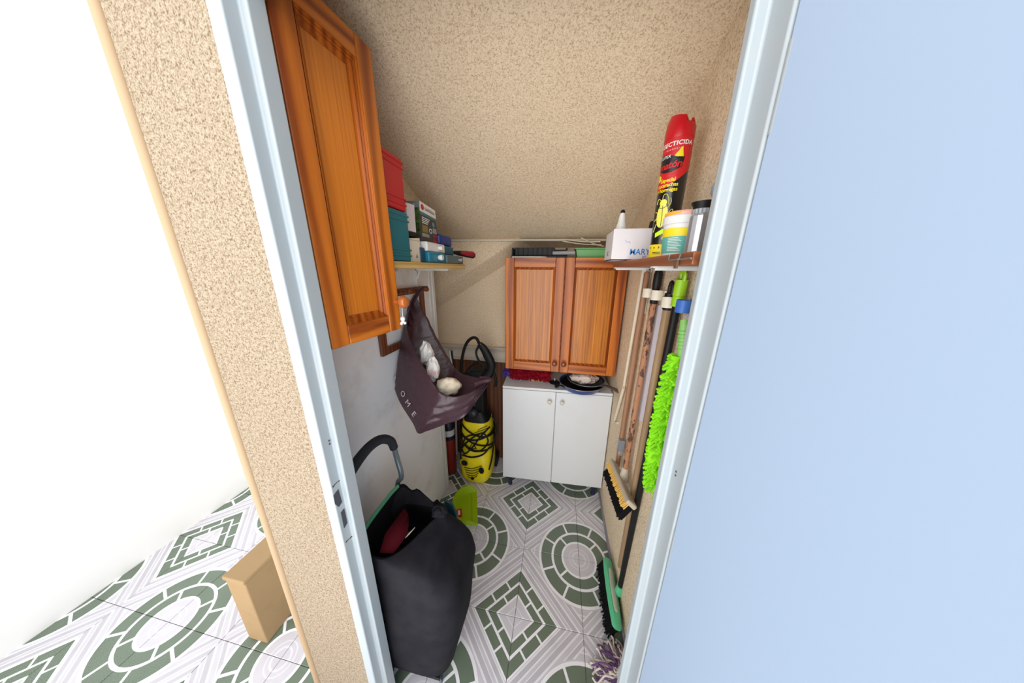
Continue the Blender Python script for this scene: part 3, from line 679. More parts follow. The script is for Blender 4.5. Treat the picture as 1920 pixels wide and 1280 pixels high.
# cap with notch
cap = []
for r, z in ((CR+.0012, .290), (CR+.0018, .294), (CR+.0012, .314), (CR-.001, .326), (CR-.006, .340)):
    cap.append([V((CX+r*math.cos(2*PI*i/40), CY+r*math.sin(2*PI*i/40), cz+z+(.0 if z < .32 else .006*math.cos(2*PI*i/40-PI*.8)))) for i in range(40)])
na = tow+.75
last = []
for i in range(40):
    a = 2*PI*i/40; rel = abs((a-na+PI) % (2*PI)-PI)
    p = cap[-1][i].copy(); p.z -= .022 if rel < .42 else 0; last.append(p)
cap[-1] = last
inn = [p.lerp(V((CX, CY, p.z)), .18) for p in last]; flo = [V((CX, CY, cz+.318)).lerp(V((p.x, p.y, cz+.318)), .8) for p in last]
MB().rings(cap+[inn, flo], True, True).build('cap', mat('cap_red', srgb(196, 20, 30), .35), can)
MB().lathe([(.006, .317), (.006, .332), (.003, .335)], (CX+.003, CY, cz), seg=12).build('nozzle', PRED, can)
def onc(rel, z, off): a = tow+rel; r = CR+off; return V((CX+r*math.cos(a), CY+r*math.sin(a), cz+z))
def ctext(txt, size, rel, z, m, off=.0012, slope=0., name='lettering', sp_=1.0, shear=0, bold=0):
    MB().text(txt, size, lambda x, y: onc(rel+x/CR, z+y+slope*x, off), spacing=sp_, res=2, shear=shear, bold=bold).build(name, m, can, smooth=False)
def cpoly(pts, m, name, off=.001, sub=10):
    # polygon outline (rel angle, height) as a fan wrapped on the can
    P = [V((a, z, 0)) for a, z in pts]; c = sum(P, V((0, 0, 0)))/len(P); b = MB(); out = []
    for i in range(len(P)):
        q0, q1 = P[i], P[(i+1) % len(P)]
        for k in range(sub): out.append(q0.lerp(q1, k/sub))
    rs = [[onc((c.lerp(p, t)).x, (c.lerp(p, t)).y, off) for p in out] for t in (.02, .35, .7, 1)]
    b.rings(rs, False, False); return b.build(name, m, can, smooth=False)
ctext('INSECTICIDA', .0135, -.30, .2755, PAPER, sp_=1.1, shear=.1, bold=.0004); ctext('i n s e t t i c i d a', .006, -.25, .264, PAPER)
cpoly([(-.20, .246), (.34, .268), (.48, .244)], PYEL, 'yellow_triangle')
cpoly([(-1.35, .255), (-.6, .254), (.1, .245), (.58, .244), (.46, .222), (-.2, .212), (-.8, .213), (-1.3, .222)], PBLK, 'black_shield', .0016)
cpoly([(-1.3, .214), (-.95, .206), (-1.0, .196), (-1.35, .194)], PYEL, 'yellow_spike')
cpoly([(-1.1, .198), (-.6, .205), (.2, .211), (.0, .202), (-.6, .198), (-1.2, .190)], PRED, 'red_swoosh')
ctext('SUPER', .010, -.80, .2485, PAPER, .0024, shear=.2); ctext('mat\u00f3n', .0225, -.40, .228, PRED, .0024, .06, sp_=.92, shear=.15, bold=.0006)
for k, t in enumerate(('Especial', 'cucarachas', 'y hormigas')): ctext(t, .0125, -.38, .1945-.0115*k, PYEL, .0012, sp_=.95, bold=.0003)
BUGY = mat('bug_yellow', srgb(226, 222, 92), .45)
def ell(cx_, cz_, a, h, t0=0, n=24, rot=0.): return [(cx_+(a*math.cos(2*PI*k/n)*math.cos(rot)-h*math.sin(2*PI*k/n)*math.sin(rot))/CR, cz_+a*math.cos(2*PI*k/n)*math.sin(rot)+h*math.sin(2*PI*k/n)*math.cos(rot)) for k in range(n)]
cpoly(ell(-.42, .110, .0140, .030), BUGY, 'cockroach_body', sub=1); cpoly(ell(-.44, .141, .009, .009), BUGY, 'cockroach_head', .0012, 1)
cpoly(ell(.12, .060, .006, .014, rot=-.6), BUGY, 'small_cockroach', sub=1)
def cline(pts, m, r, name, off=.0014): MB().tube([onc(a, z, off) for a, z in pts], r, 5, 4).build(name, m, can)
cline([(-.42, .134), (-.38, .108), (-.38, .083)], PBLK, .0006, 'wing_line', .0022); cline([(-.78, .131), (-.44, .128), (-.10, .133)], PBLK, .0006, 'wing_line', .0022)
for q in ([(-.52, .149), (-.46, .160), (-.25, .161), (-.08, .150), (-.02, .136)], [(-.62, .148), (-.88, .152), (-.98, .140)], [(-.06, .128), (.12, .140), (.06, .152)], [(-.0, .112), (.26, .124), (.44, .108)], [(-.02, .098), (.22, .092), (.3, .078)], [(-.82, .118), (-1.05, .122)], [(-.84, .104), (-1.05, .098)], [(-.78, .090), (-.98, .070)], [(.24, .066), (.42, .070)], [(.22, .054), (.38, .048)]):
    cline(q, BUGY, .0008, 'cockroach_leg')
cpoly([(-.72, .066), (-.10, .077), (-.06, .065), (-.68, .055)], NEON, 'price_sticker', .0026)
for k in range(4): cpoly(ell(-1.0+.36*k, .0285, .0013, .0026), PBLK, 'pictogram', .0018, 1)
for k in range(2): cpoly([(-.75+.06*k, .0165-.0035*k), (-.12, .0165-.0035*k), (-.12, .0148-.0035*k), (-.75+.06*k, .0148-.0035*k)], PBLK, 'text_line', .0018, 6)

# tub
TX, TY = .404, -.985
tbx = thing('plastic_tub', 'white plastic tub with yellow and teal label and pink lid', 'tub', (TX, TY, zr+.001))
MB().lathe([(.034, 0), (.035, .003), (.040, .078), (.040, .082)], (TX, TY, zr+.001), seg=32).build('body', WHT, tbx)
def conr(z): return .035+(z-.003)/.075*.005+.0007
MB().lathe([(conr(z), z) for z in (.008, .045)], (TX, TY, zr+.001), seg=32, cap0=False, cap1=False).build('teal_label', PTEAL, tbx)
MB().lathe([(conr(z), z) for z in (.0455, .064)], (TX, TY, zr+.001), seg=32, cap0=False, cap1=False).build('yellow_label', PYEL, tbx)
for k in range(9):
    a0 = math.atan2(CAM.y-TY, CAM.x-TX)-.7; zq = .013+k*.0035; rr = conr(zq)+.0006
    MB().rings([[V((TX+rr*math.cos(a0+t*.1), TY+rr*math.sin(a0+t*.1), zr+.001+zq+h)) for t in range(9-(k % 3))] for h in (0, .0012)], False, False, closed=False).build('text_line', PAPER, tbx, smooth=False)
MB().lathe([(.042, .0735), (.0428, .076), (.0428, .090), (.041, .092)], (TX, TY, zr+.001), seg=32).build('lid_rim', WHT, tbx)
MB().lathe([(.0405, .0915), (.0405, .098), (.038, .101), (.034, .1015)], (TX, TY, zr+.001), seg=32).build('lid', mat('lid_pink', srgb(244, 176, 160), .45), tbx)
t0_ = math.atan2(CAM.y-TY, CAM.x-TX)
MB().rings([[V((TX+.0411*math.cos(t0_-1.35+1.2*k/12), TY+.0411*math.sin(t0_-1.35+1.2*k/12), zr+.001+h)) for k in range(13)] for h in (.0930, .0985)], False, False, closed=False).build('orange_strip', mat('lid_orange', srgb(246, 170, 40), .45), tbx)
# steel shaker
KX, KY = .401, -1.078
kt = thing('steel_canister', 'faceted steel canister with flared black lid at the shelf front', 'canister', (KX, KY, zr+.001))
MB().lathe([(.0185, 0), (.0195, .002), (.0195, .076), (.017, .081)], (KX, KY, zr+.001), seg=14).build('body', STEEL, kt, ang=15)
MB().lathe([(.0165, .080), (.0165, .090)], (KX, KY, zr+.001), seg=28).build('collar', mat('collar', srgb(170, 174, 180), .5), kt)
for k in range(16): a = 2*PI*k/16; MB().box((KX+.0165*math.cos(a)-.001, KY+.0165*math.sin(a)-.001, zr+.082), (KX+.0165*math.cos(a)+.001, KY+.0165*math.sin(a)+.001, zr+.090)).build('collar_rib', GREY, kt)
MB().lathe([(.0165, .0895), (.017, .094), (.021, .101), (.021, .103), (.018, .103)], (KX, KY, zr+.001), seg=28).build('lid', BLK, kt)
# grey bottle
gbt = thing('grey_bottle', 'translucent grey bottle with dark cap half hidden by the door frame', 'bottle', (.45, -1.03, zr+.001))
GX, GY = .447, -1.045
MB().lathe([(.02, 0), (.022, .004), (.022, .10), (.019, .112), (.014, .118), (.02, .128), (.02, .142), (.013, .15)], (GX, GY, zr+.001), seg=24).build('body', mat('grey_clear', srgb(150, 166, 186), .2), gbt)
MB().lathe([(.0135, .149), (.0135, .172), (.010, .178)], (GX, GY, zr+.001), seg=20).build('cap', mat('cap_navy', srgb(40, 48, 60), .4), gbt)
for k in range(7): a = math.atan2(CAM.y-GY, CAM.x-GX)-.9; MB().rings([[V((GX+.0226*math.cos(a+.02*t), GY+.0226*math.sin(a+.02*t), zr+h)) for t in range(3 if k % 2 else 5)] for h in (.06+k*.006, .064+k*.006)], False, False, closed=False).build('barcode_bar', PBLK, gbt, smooth=False)
# wire hooks over the shelf edge
wh = thing('wire_hook', 'bent grey wire double hook clipped to the right shelf edge', 'hook', (.335, -1.05, zr))
HK = mat('hook_grey', srgb(128, 130, 128), .4, .5)
for u in (1256, 1276):
    p0 = atx(u, 477, .330)
    MB().tube([p0, V((.330, p0.y, zr-.004)), V((.331, p0.y+.002, zr-.012)), V((.329, p0.y-.03, zr-.012)), V((.329, p0.y-.046, zr-.012))], .0016, 7, 3).build('prong', HK, wh)
pq = atx(1268, 497, .332)
MB().obox(pq+V((-.002, -.004, -.006)), (.004, 0, 0), (0, .010, 0), (0, 0, .016)).build('clamp', mat('hook_rust', srgb(110, 84, 66), .7, .3), wh)

# ================================================================== COAT RACK, BAG
ck = thing('peg_rack', 'dark wooden peg rack on the white left wall behind the bag', 'rack', (XL, -.65, 1.3))
ya, yb = atx(717, 660, XL).y, -.44; zb_, zt_ = atx(717, 664, XL).z-.006, 1.452
zb_ = atx(716, 660, XL).z
for nm, a, c in (('upright', (ya-.018, zb_-.016), (ya+.018, zt_+.016)), ('upright', (yb-.018, zb_-.016), (yb+.018, zt_+.016)), ('crossbar', (ya+.018, zb_-.016), (yb-.018, zb_+.016)), ('crossbar', (ya+.018, zt_-.016), (yb-.018, zt_+.016))):
    MB().box((XL+.001, a[0], a[1]), (XL+.017, c[0], c[1])).build(nm, DARKW, ck, bevel=.002)
def peg(y, z): MB().lathe([(.006, 0), (.006, .045), (.010, .05), (.013, .06), (.011, .07), (.004, .074)], (XL+.016, y, z), (1, 0, .12), 14).build('peg', DARKW, ck)
peg(-.505, zt_); peg(ya+.12, zt_); peg(-.505, zb_)

R_ = [(773, 558, 1.285), (763, 610, 1.2), (777, 655, 1.15), (803, 703, 1.1), (818, 727, 1.08), (826, 736, 1.07), (836, 740, 1.068), (858, 743, 1.07), (888, 731, 1.11), (915, 713, 1.16)]
S_ = [(769, 559, 1.29), (747, 620, 1.262), (735, 690, 1.215), (745, 743, 1.17), (774, 793, 1.13), (784, 812, 1.12), (800, 808, 1.12), (835, 795, 1.13), (873, 778, 1.15), (914, 722, 1.17)]
B_ = [(780, 556, 1.295), (799, 592, 1.34), (814, 622, 1.35), (832, 655, 1.345), (843, 673, 1.335), (852, 688, 1.32), (858, 694, 1.30), (868, 701, 1.28), (890, 707, 1.23), (916, 710, 1.17)]
R3, S3, B3 = ([at(*q) for q in L] for L in (R_, S_, B_))
NS = 10
Rf, Sf, Bf = (spline(L, NS) for L in (R3, S3, B3))
NC = len(Rf)
def sfront(s, t):       # s along 0..NC-1, t 0 rim .. 1 hem
    i = min(int(s), NC-2); q = s-i
    r, h = Rf[i].lerp(Rf[i+1], q), Sf[i].lerp(Sf[i+1], q)
    tc_ = (CAM-r).normalized(); m = r.lerp(h, .5)+tc_*.035*math.sin(PI*min(s/(NC-1), 1))
    p = r*(1-t)**2+m*2*t*(1-t)+h*t*t
    e = s/(NC-1); amp = .011*max(0, (e-.62)/.38)+.0016
    w = (1-2*abs(math.sin(t*10.5+e*6+1.5*mnoise.noise(V((e*4, t*3, 7))))))*.7+mnoise.noise(V((e*7, t*10, .3)))*1.1
    return p+tc_*amp*w
def sback(s, t):        # 0 hem .. 1 back rim
    i = int(min(s, NC-1)); h, bk = Sf[i], Bf[i]
    m = h.lerp(bk, .45)+AF*.06*math.sin(PI*s/(NC-1))+V((0, 0, -.03))*math.sin(PI*s/(NC-1))
    if True: m.x = max(m.x, XL+.02)
    p = h*(1-t)**2+m*2*t*(1-t)+bk*t*t
    return p+AR*.004*mnoise.noise(V((s*.2, t*6, 2)))
NT = 16
rows = [[sfront(s, t/NT) for s in range(NC)] for t in range(NT+1)]+[[sback(s, t/NT) for s in range(NC)] for t in range(1, NT+1)]
for r in rows:
    for p in r: p.x = max(p.x, XL+.0185)
pb = thing('plastic_bag', 'dark plum plastic carrier bag hanging open from the wooden peg', 'bag', at(800, 760, 1.2))
MB().rings(rows, False, False, closed=False).build('film', PLUM, pb, solid=.0008, ang=70)
# handle twisted up to the peg and the loose handle on the right
pk = V((XL+.072, -.505, zt_+.018))
for k, (a, c) in enumerate((((776, 600), (768, 556)), ((783, 585), (774, 556)), ((770, 610), (765, 560)))):
    MB().tube([at(a[0], a[1], 1.26), at(c[0]+2, c[1]+12, 1.28), pk+V((-.012+.006*k, -.006+.004*k, .0)), pk+V((-.01+.005*k, .014, -.02))], [.016, .011, .006, .005], 8, 5, flat=.5).build('handle', PLUM, pb)
MB().tube([at(890, 722, 1.13), at(905, 716, 1.15), at(919, 712, 1.16), at(916, 709, 1.18), at(900, 708, 1.2)], [.012, .009, .006, .007, .009], 8, 5, flat=.5).build('loose_handle', PLUM, pb)
PBAG = mat('bag_lettering', srgb(206, 196, 200), .5)
for ch, s, t, sz, rot in (('R', 18.5, .90, .034, 1.0), ('A', 24.0, .90, .038, 1.0), ('O', 30.5, .80, .036, 1.0), ('M', 34.0, .80, .038, 1.0), ('E', 38.2, .82, .038, 1.0)):
    c0 = sfront(s, t); ds_ = (sfront(s+1, t)-c0); dt = (sfront(s, t-.04)-c0)
    nrm = ds_.cross(dt).normalized()
    if nrm.dot(CAM-c0) < 0: nrm = -nrm
    uq = ds_.normalized(); vq = nrm.cross(uq)
    c1_ = c0+nrm*.005
    MB().text(ch, sz, lambda x, y: c1_+uq*x+vq*y).build('lettering', PBAG, pb, smooth=False)
# what is in the bag
def crumple(name, label, cat, c, r, seed, m, amp=.4): 
    rq = random.Random(seed); b = blob(MB(), c, r, seed, amp*.6, 1.3, 14, 9)
    for k in range(len(b.v)): b.v[k] = V(c)+(b.v[k]-V(c))*rq.uniform(.78, 1.14)
    o = b.build(name, m, smooth=False, sub=0); return tag(o, label, cat)
crumple('white_bag', 'crumpled white plastic bag topmost inside the plum carrier bag', 'plastic bag', at(800, 662, 1.23), (.034, .035, .062), 3, BAGT, .5)
o = crumple('white_bag', 'crumpled white bag with red lettering inside the plum carrier bag', 'plastic bag', at(811, 693, 1.19), (.034, .034, .058), 9, BAGT, .4)
q0 = at(809, 698, 1.132)
MB().text('CILITAT', .019, lambda x, y: q0+AR*x*1.0-AD*(y-.12*x)-AF*.004).text('AN', .019, lambda x, y: q0+AR*(x-.002)-AD*(y-.020-.12*x)-AF*.004).build('lettering', PRED, o, smooth=False)
tag(blob(MB(), at(841, 724, 1.145), (.054, .038, .040), 14, .22, 1.3, 40, 26).build('cloth_bundle', CLOTHB), 'beige cloth bundle lowest inside the plum carrier bag', 'cloth')
# charm on the cabinet knob
kx = at(758, 590, 1.02)
chm = thing('charm', 'small white bone charm hanging from the left cabinet knob', 'charm', kx)
kn = V((-.424, -1.229, 1.372))+u1*.229+V((0, 0, .088))+n1*.044
kb = kn+V((.0, -.002, -.048))
MB().tube([kn+V((0, 0, -.008)), kn.lerp(kb, .5)+V((.001, 0, 0)), kb], .0009, 6).build('string', CREAM, chm)
MB().sphere(kb+V((0, 0, -.004)), .0075, 14, 10).sphere(kb+V((.003, .004, -.018)), .005, 12, 8).sphere(kb+V((-.003, -.004, -.018)), .005, 12, 8).sphere(kb+V((0, 0, -.012)), .0055, 12, 8).build('bone', WHT, chm)

# ================================================================== PRESSURE WASHER
wx, wy = -.432, -.115
pw = thing('pressure_washer', 'yellow and black pressure washer standing in the back left corner', 'pressure washer', (wx, wy, 0))
def rr_ring(cx, cy, a, b, z, n=36, p=3.2, dy=0):
    out = []
    for i in range(n):
        t = 2*PI*i/n; c, s = math.cos(t), math.sin(t)
        out.append(V((cx+a*math.copysign(abs(c)**(2/p), c), cy+dy+b*math.copysign(abs(s)**(2/p), s), z)))
    return out
MB().rings([rr_ring(wx, wy, a, b, z, dy=d) for a, b, z, d in ((.075, .095, .004, .01), (.10, .115, .012, .005), (.118, .128, .05, 0), (.123, .13, .12, 0), (.124, .124, .20, .002), (.119, .112, .245, .008), (.112, .10, .262, .012))]).build('lower_shell', YEL, pw)
MB().rings([rr_ring(wx, wy, a, b, z, dy=d) for a, b, z, d in ((.108, .098, .258, .012), (.110, .10, .27, .012), (.112, .10, .40, .014), (.108, .095, .47, .016), (.100, .086, .492, .018))]).build('upper_shell', YEL, pw)
def fr_y(z): return wy-.131 if z < .2 else wy-.131+(z-.2)*.3
def fp(u, v, y=-.243): return aty(u, v, y)
def disc(u, v, r, d, m, name, y=-.243):
    MB().lathe([(r, 0), (r, d), (r*.8, d+.002)], fp(u, v, y), (0, -1, 0), 20).build(name, m, pw)
disc(870, 867, .033, .001, mat('washer_yellow_dark', srgb(196, 176, 10), .4), 'dial_recess'); disc(871, 867, .024, .004, BLK, 'dial')
MB().lathe([(.006, 0), (.02, .004), (.02, .008)], fp(903, 881), (0, -1, 0), 16, 1, 1.3).build('outlet', BLK, pw); disc(886, 896, .012, .006, BLK, 'inlet')
for k in range(5):
    MB().tube([fp(870+k*1.5, 876+4.2*k, -.247), fp(886, 878+4.6*k, -.250), fp(903-k*2.0, 873+4.6*k, -.247)], .0026, 6, 6).build('vent_groove', BLK, pw)
for k in range(3): MB().tube([fp(884+6*k, 815-4*k, -.20), fp(900, 812-4*k, -.20), fp(914, 806-4*k, -.195)], .0022, 6, 5).build('upper_groove', BLK, pw)
tr_ = [fp(886, 828, -.2095), fp(879, 841, -.2095), fp(894, 841, -.2095)]
MB().prism(tr_, (0, -.0012, 0)).build('warning_triangle', PBLK, pw, smooth=False)
tc_ = sum(tr_, V((0, 0, 0)))/3
MB().prism([tc_+(p-tc_)*.62+V((0, -.0015, 0)) for p in tr_], (0, -.0008, 0)).build('warning_inner', PYEL, pw, smooth=False)
MB().rings([rr_ring(wx, wy, a, b, z, dy=.02) for a, b, z in ((.098, .084, .489), (.094, .08, .51), (.07, .065, .54), (.06, .055, .56))]).build('black_top', BLK, pw)
MB().sphere((wx-.02, -.145, .55), .045, 18, 12, (1, .8, .9)).build('motor_dome', mat('dome_dark', srgb(34, 38, 48), .35), pw)
MB().box((wx-.045, -.13, .54), (wx+.06, -.03, .87)).build('pillar', BLK, pw, bevel=.012, seg=3)
MB().box((wx-.035, -.1325, .60), (wx-.005, -.128, .76)).build('pillar_panel', DGREY, pw, bevel=.002)
for s in (-1, 1): MB().lathe([(.055, 0), (.058, .006), (.058, .022), (.03, .026)], (wx+s*.105+(.0 if s > 0 else -.0), wy+.11, .0585), (s, 0, 0), 24).build('wheel', BLK, pw)
# cable and hose coils round the upper body
rc = random.Random(11)
for k in range(4):
    zc_ = .33+.04*k+rc.uniform(-.01, .01); tl = rc.uniform(-.5, .5); ph = rc.uniform(0, 6)
    pts = []
    for i in range(12):
        a = 2*PI*i/12; rx, ry = .126+rc.uniform(0, .006), .112+rc.uniform(0, .006)
        pts.append(V((wx+rx*math.cos(a), wy+.01+ry*math.sin(a), zc_+.05*math.sin(a+ph)+tl*.08*math.cos(a))))
    MB().tube(pts, .0062, 8, 5, closed=True).build('cable_loop', BLKR, pw)
for pts in ([(862, 822), (880, 842), (900, 845), (915, 828), (905, 812), (884, 822), (866, 840), (864, 860)], [(918, 800), (900, 820), (886, 838), (872, 850), (866, 838), (876, 818), (898, 815)], [(922, 780), (932, 800), (926, 830), (922, 860), (917, 880)], [(866, 852), (884, 857), (905, 852), (918, 838)]):
    MB().tube([aty(u, v, -.232+.002*(i % 3)) for i, (u, v) in enumerate(pts)], .006, 8, 6).build('cable_loop', BLKR, pw)
yg = -.135
MB().tube([aty(u, v, yg+.02) for u, v in ((899, 645), (893, 634), (884, 634), (874, 645), (867, 668), (864, 700), (866, 740), (876, 775))], .0105, 10, 7).build('hose', BLKR, pw)
MB().tube([aty(u, v, yg) for u, v in ((866, 715), (872, 700), (886, 684), (902, 678), (912, 684))], .008, 9, 7).build('hose', BLKR, pw)
MB().tube([aty(u, v, yg-.01) for u, v in ((898, 644), (906, 652), (914, 666), (921, 682), (919, 697), (912, 706), (904, 709))], [.018, .026, .031, .030, .028, .034, .024], 12, 6, flat=.75).build('gun_body', BLK, pw)
MB().tube([aty(u, v, yg-.01) for u, v in ((899, 648), (894, 655), (893, 664), (898, 676), (908, 686))], [.008, .008, .007, .008, .012], 9, 6).build('gun_trigger_guard', BLK, pw)
MB().tube([aty(u, v, yg-.005) for u, v in ((920, 684), (926, 698), (930, 712), (929, 724))], [.014, .010, .009, .0095], 10, 5).build('gun_lance', BLK, pw)
MB().tube([aty(u, v, yg+.01) for u, v in ((868, 703), (880, 700), (896, 702), (906, 706))], .012, 9, 5).build('hose', BLKR, pw)
for u, v in ((901, 645), (912, 664)): MB().sphere(aty(u, v, yg-.026), .003, 8, 6).build('screw', GREY, pw)

# canister behind the partition
cn = thing('red_canister', 'red and navy canister on the floor left of the washer', 'canister', (-.645, -.13, 0))
cq = (-.655, -.135)
MB().lathe([(.04, 0), (.043, .004), (.043, .30), (.042, .305)], (*cq, 0.001), seg=24).build('body', mat('canister_red', srgb(150, 44, 32), .5), cn)
MB().lathe([(.0433, .305), (.0433, .42), (.03, .45), (.012, .46)], (*cq, .001), seg=24).build('shoulder', mat('canister_navy', srgb(26, 30, 54), .4), cn)
MB().lathe([(.012, .455), (.012, .50), (.018, .505), (.018, .52)], (*cq, .001), seg=14).build('valve', WHT, cn)
MB().lathe([(.0437, .34), (.0437, .39)], (*cq, .001), seg=24, cap0=False, cap1=False).build('white_label', PAPER, cn)
# squeegee
sg = thing('squeegee', 'slim white and black squeegee leaning upright behind the plum bag', 'squeegee', aty(850, 700, .02))
p0, p1_ = aty(853, 720, .03), aty(843, 657, .06)
MB().tube([V((p0.x-.02, .03, .02)), p0, p1_], .009, 8).build('handle', WHT, sg)
MB().tube([p0+V((.016, 0, -.15)), p1_+V((.016, 0, 0))], .008, 8).build('blade', BLK, sg)

# ================================================================== DUSTPAN
dp = thing('dustpan', 'lime green dustpan lying on the tiles beside the black trolley', 'dustpan', (-.42, -.42, 0))
A0, A1 = atz(894, 921, .0), atz(896, 985, .0)            # lip ends
ul = (A1-A0).normalized(); LW = (A1-A0).length; ub = V((ul.y, -ul.x, 0))
if ub.x > 0: ub = -ub
def pd(a, c, z): return A0+ul*a+ub*c+V((0, 0, z))
def outline(gr, z, n=16):
    pts = [pd(-.0+LW*0-gr*.3, 0, z*.25)]
    for k in range(n+1):
        t = PI*k/n; a = LW/2-(LW/2+gr)*math.cos(t); c = .05+(.105+gr)*math.sin(t)
        pts.append(pd(a, c, z))
    pts.append(pd(LW+gr*.3, 0, z*.25)); return pts
inner0 = outline(-.012, .004); rimi = outline(.004, .058); rimo = outline(.010, .059); outb = outline(-.008, .0015)
n = len(inner0)
b = MB(); b.rings([inner0, rimi, rimo, outb], False, False, closed=False)
b.add(inner0, [list(range(n))]); b.add(outb, [list(range(n))[::-1]]); b.add([inner0[0], inner0[-1], outb[-1], outb[0]], [[0, 1, 2, 3]])
b.add([inner0[0], rimi[0], rimo[0], outb[0]], [[0, 1, 2, 3]]); b.add([inner0[-1], rimi[-1], rimo[-1], outb[-1]], [[3, 2, 1, 0]])
b.build('pan', DPAN, dp, ang=35)
MB().obox(pd(.01, .035, .004), ul*(LW-.02), ub*.003, V((0, 0, .002))).build('lip_ridge', mat('dustpan_dark', srgb(134, 162, 12), .45), dp)
MB().tube([pd(LW/2, .155, .04), pd(LW/2-.01, .20, .045), pd(LW/2-.02, .26, .04)], [.016, .012, .015], 10, 5, flat=.6).build('handle', DPAN, dp)
lc = atz(858, 961, .012)
MB().prism([lc+ul*a+ub*c for a, c in ((-.03, -.025), (.03, -.03), (.032, .0), (.018, .02), (.0, .034), (-.022, .018))], (0, 0, -.0025)).build('sticker', PRED, dp, smooth=False)
MB().prism([lc+ul*a+ub*c+V((0, 0, .0012)) for a, c in ((-.016, -.016), (.018, -.018), (.018, -.004), (-.016, -.002))], (0, 0, -.0006)).build('sticker_text', PAPER, dp, smooth=False)

# ================================================================== SHOPPING TROLLEY
tl = thing('shopping_trolley', 'black canvas shopping trolley with green trim inside the door on left', 'trolley', (-.36, -1.07, 0))
def tring(z, x0, x1, y0, y1, n=64, p=4.0, zf=None, wob=0):
    out = []
    cx, cy, a, b_ = (x0+x1)/2, (y0+y1)/2, (x1-x0)/2, (y1-y0)/2
    for i in range(n):
        t = 2*PI*i/n; c, s = math.cos(t), math.sin(t)
        X_ = cx+a*math.copysign(abs(c)**(2/p), c); Y_ = cy+b_*math.copysign(abs(s)**(2/p), s)
        zz = z if zf is None else zf(X_, Y_)
        q = V((X_, Y_, zz))
        if wob: q += V((c, s*.4, 0))*wob*(mnoise.noise(V((X_*6, Y_*6, zz*4)))+1.0*mnoise.noise(V((X_*3, Y_*15-zz*5, zz*5)))-.5*abs(mnoise.noise(V((X_*5, Y_*9+zz*7, 3)))))
        out.append(q)
    return out
Ys, Yn = -.935, -1.222
def rimz(x, y): return .705-(x+.49)*.20-.04*max(0, (x+.45)/.2)*max(0, (-y-1.0)/.2)
rg_ = [tring(z, x0, x1, Yn+dy, Ys-dy2, wob=w) for z, x0, x1, dy, dy2, w in (
    (.085, -.50, -.235, .03, .03, 0), (.10, -.505, -.205, .01, .01, .004), (.20, -.508, -.182, 0, -.0, .012), (.32, -.508, -.163, 0, -.012, .016),
    (.44, -.507, -.152, 0, -.018, .016), (.53, -.505, -.158, 0, .004, .018), (.59, -.50, -.19, 0, .03, .018), (.635, -.495, -.235, 0, .045, .014))]
def rx(q):   # rim outline: front edge slumps back towards the near end
    out = []
    for p in q:
        f = max(0, (p.x+.49)/.22); p = p.copy(); p.x -= f*.085*max(0, (-p.y-.99)/.21); g = min(max((p.x+.49)/.22, 0), 1); w_ = min(max((p.y+1.05)/.11, 0), 1); p.z = rimz(p.x, p.y)-w_*(.045*math.sin(PI*min(g*1.15, 1))**.8)+w_*.012*math.sin(g*26); p.y -= w_*max(0, g-.35)*.075; out.append(p)
    return out
rimr = rx(tring(.7, -.492, -.272, Yn+.004, Ys+.004))
ctr = V((-.40, -1.07, .5))
ins1 = [p.lerp(V((ctr.x, ctr.y, p.z)), .04) for p in rimr]; ins2 = [V((p.x, p.y, .50)).lerp(V((ctr.x, ctr.y, .50)), .15) for p in rimr]
MB().rings(rg_+[rimr], True, False).build('bag', FABB, tl, ang=60)
MB().rings([rimr, ins1, ins2], False, True).build('lining', FABI, tl, ang=60)
# green trim along the back edge
bk = sorted([p for p in rimr if p.x < -.485], key=lambda p: p.y)
MB().tube([p+V((.004, 0, .003)) for p in bk], .0085, 8, flat=.7).build('trim', TRIMG, tl)
MB().rings([[at(712, 1036, .84), at(738, 1038, .85), at(763, 1003, .90)], [at(722, 1000, .88), at(745, 1000, .89), at(766, 985, .92)], [at(758, 952, .95), at(764, 962, .95), at(766, 968, .95)]], False, False, closed=False).build('red_flap', REDF, tl, solid=.003, label='dark red inner flap')
MB().rings([[at(760, 1008, .90), at(778, 988, .93)], [at(762, 1000, .92), at(777, 992, .945)]], False, False, closed=False).build('paper', CREAM, tl, solid=.002, label='crumpled pale paper')
# drawstring lump at the far front corner and teal side net
b = MB()
blob(b, rimr[4]+V((-.01, .0, -.005)), (.03, .028, .026), 6, .35, 3, 20, 14).build('gathered_corner', FABB, tl)
MB().prism([aty(u, v, -.915) for u, v in ((832, 938), (847, 946), (855, 966), (857, 990), (853, 1006), (838, 992))], (.002, .012, 0)).build('side_pocket', mat('teal_mesh', srgb(34, 78, 88), .7), tl, bevel=.003, label='teal mesh side pocket')
# frame: U shaped handle
yt0, yt1, xt = -.945, -1.195, -.502
hp = [V((xt-.012, yt0, .03)), V((xt-.012, yt0, .62)), V((-.488, yt0+.004, .72)), V((-.50, yt0+.008, .80)), V((-.503, yt0+.002, .865))]
MB().tube(hp, .0105, 10, 5).build('frame_tube', TUBEM, tl)
MB().tube([V((p.x, yt0+yt1-p.y, p.z)) for p in hp], .0105, 10, 5).build('frame_tube', TUBEM, tl)
ym = (yt0+yt1)/2
MB().tube([V((-.503, yt0+.002, .862)), V((-.504, yt0-.012, .905)), V((-.506, yt0-.06, .945)), V((-.507, ym, .955)), V((-.506, yt1+.05, .935)), V((-.504, yt1+.010, .905)), V((-.503, yt1-.002, .862))], [.016, .0165, .0175, .0175, .0175, .0165, .016], 12, 6).build('grip', mat('foam_slate', srgb(38, 41, 48), .7, spec=.25), tl)
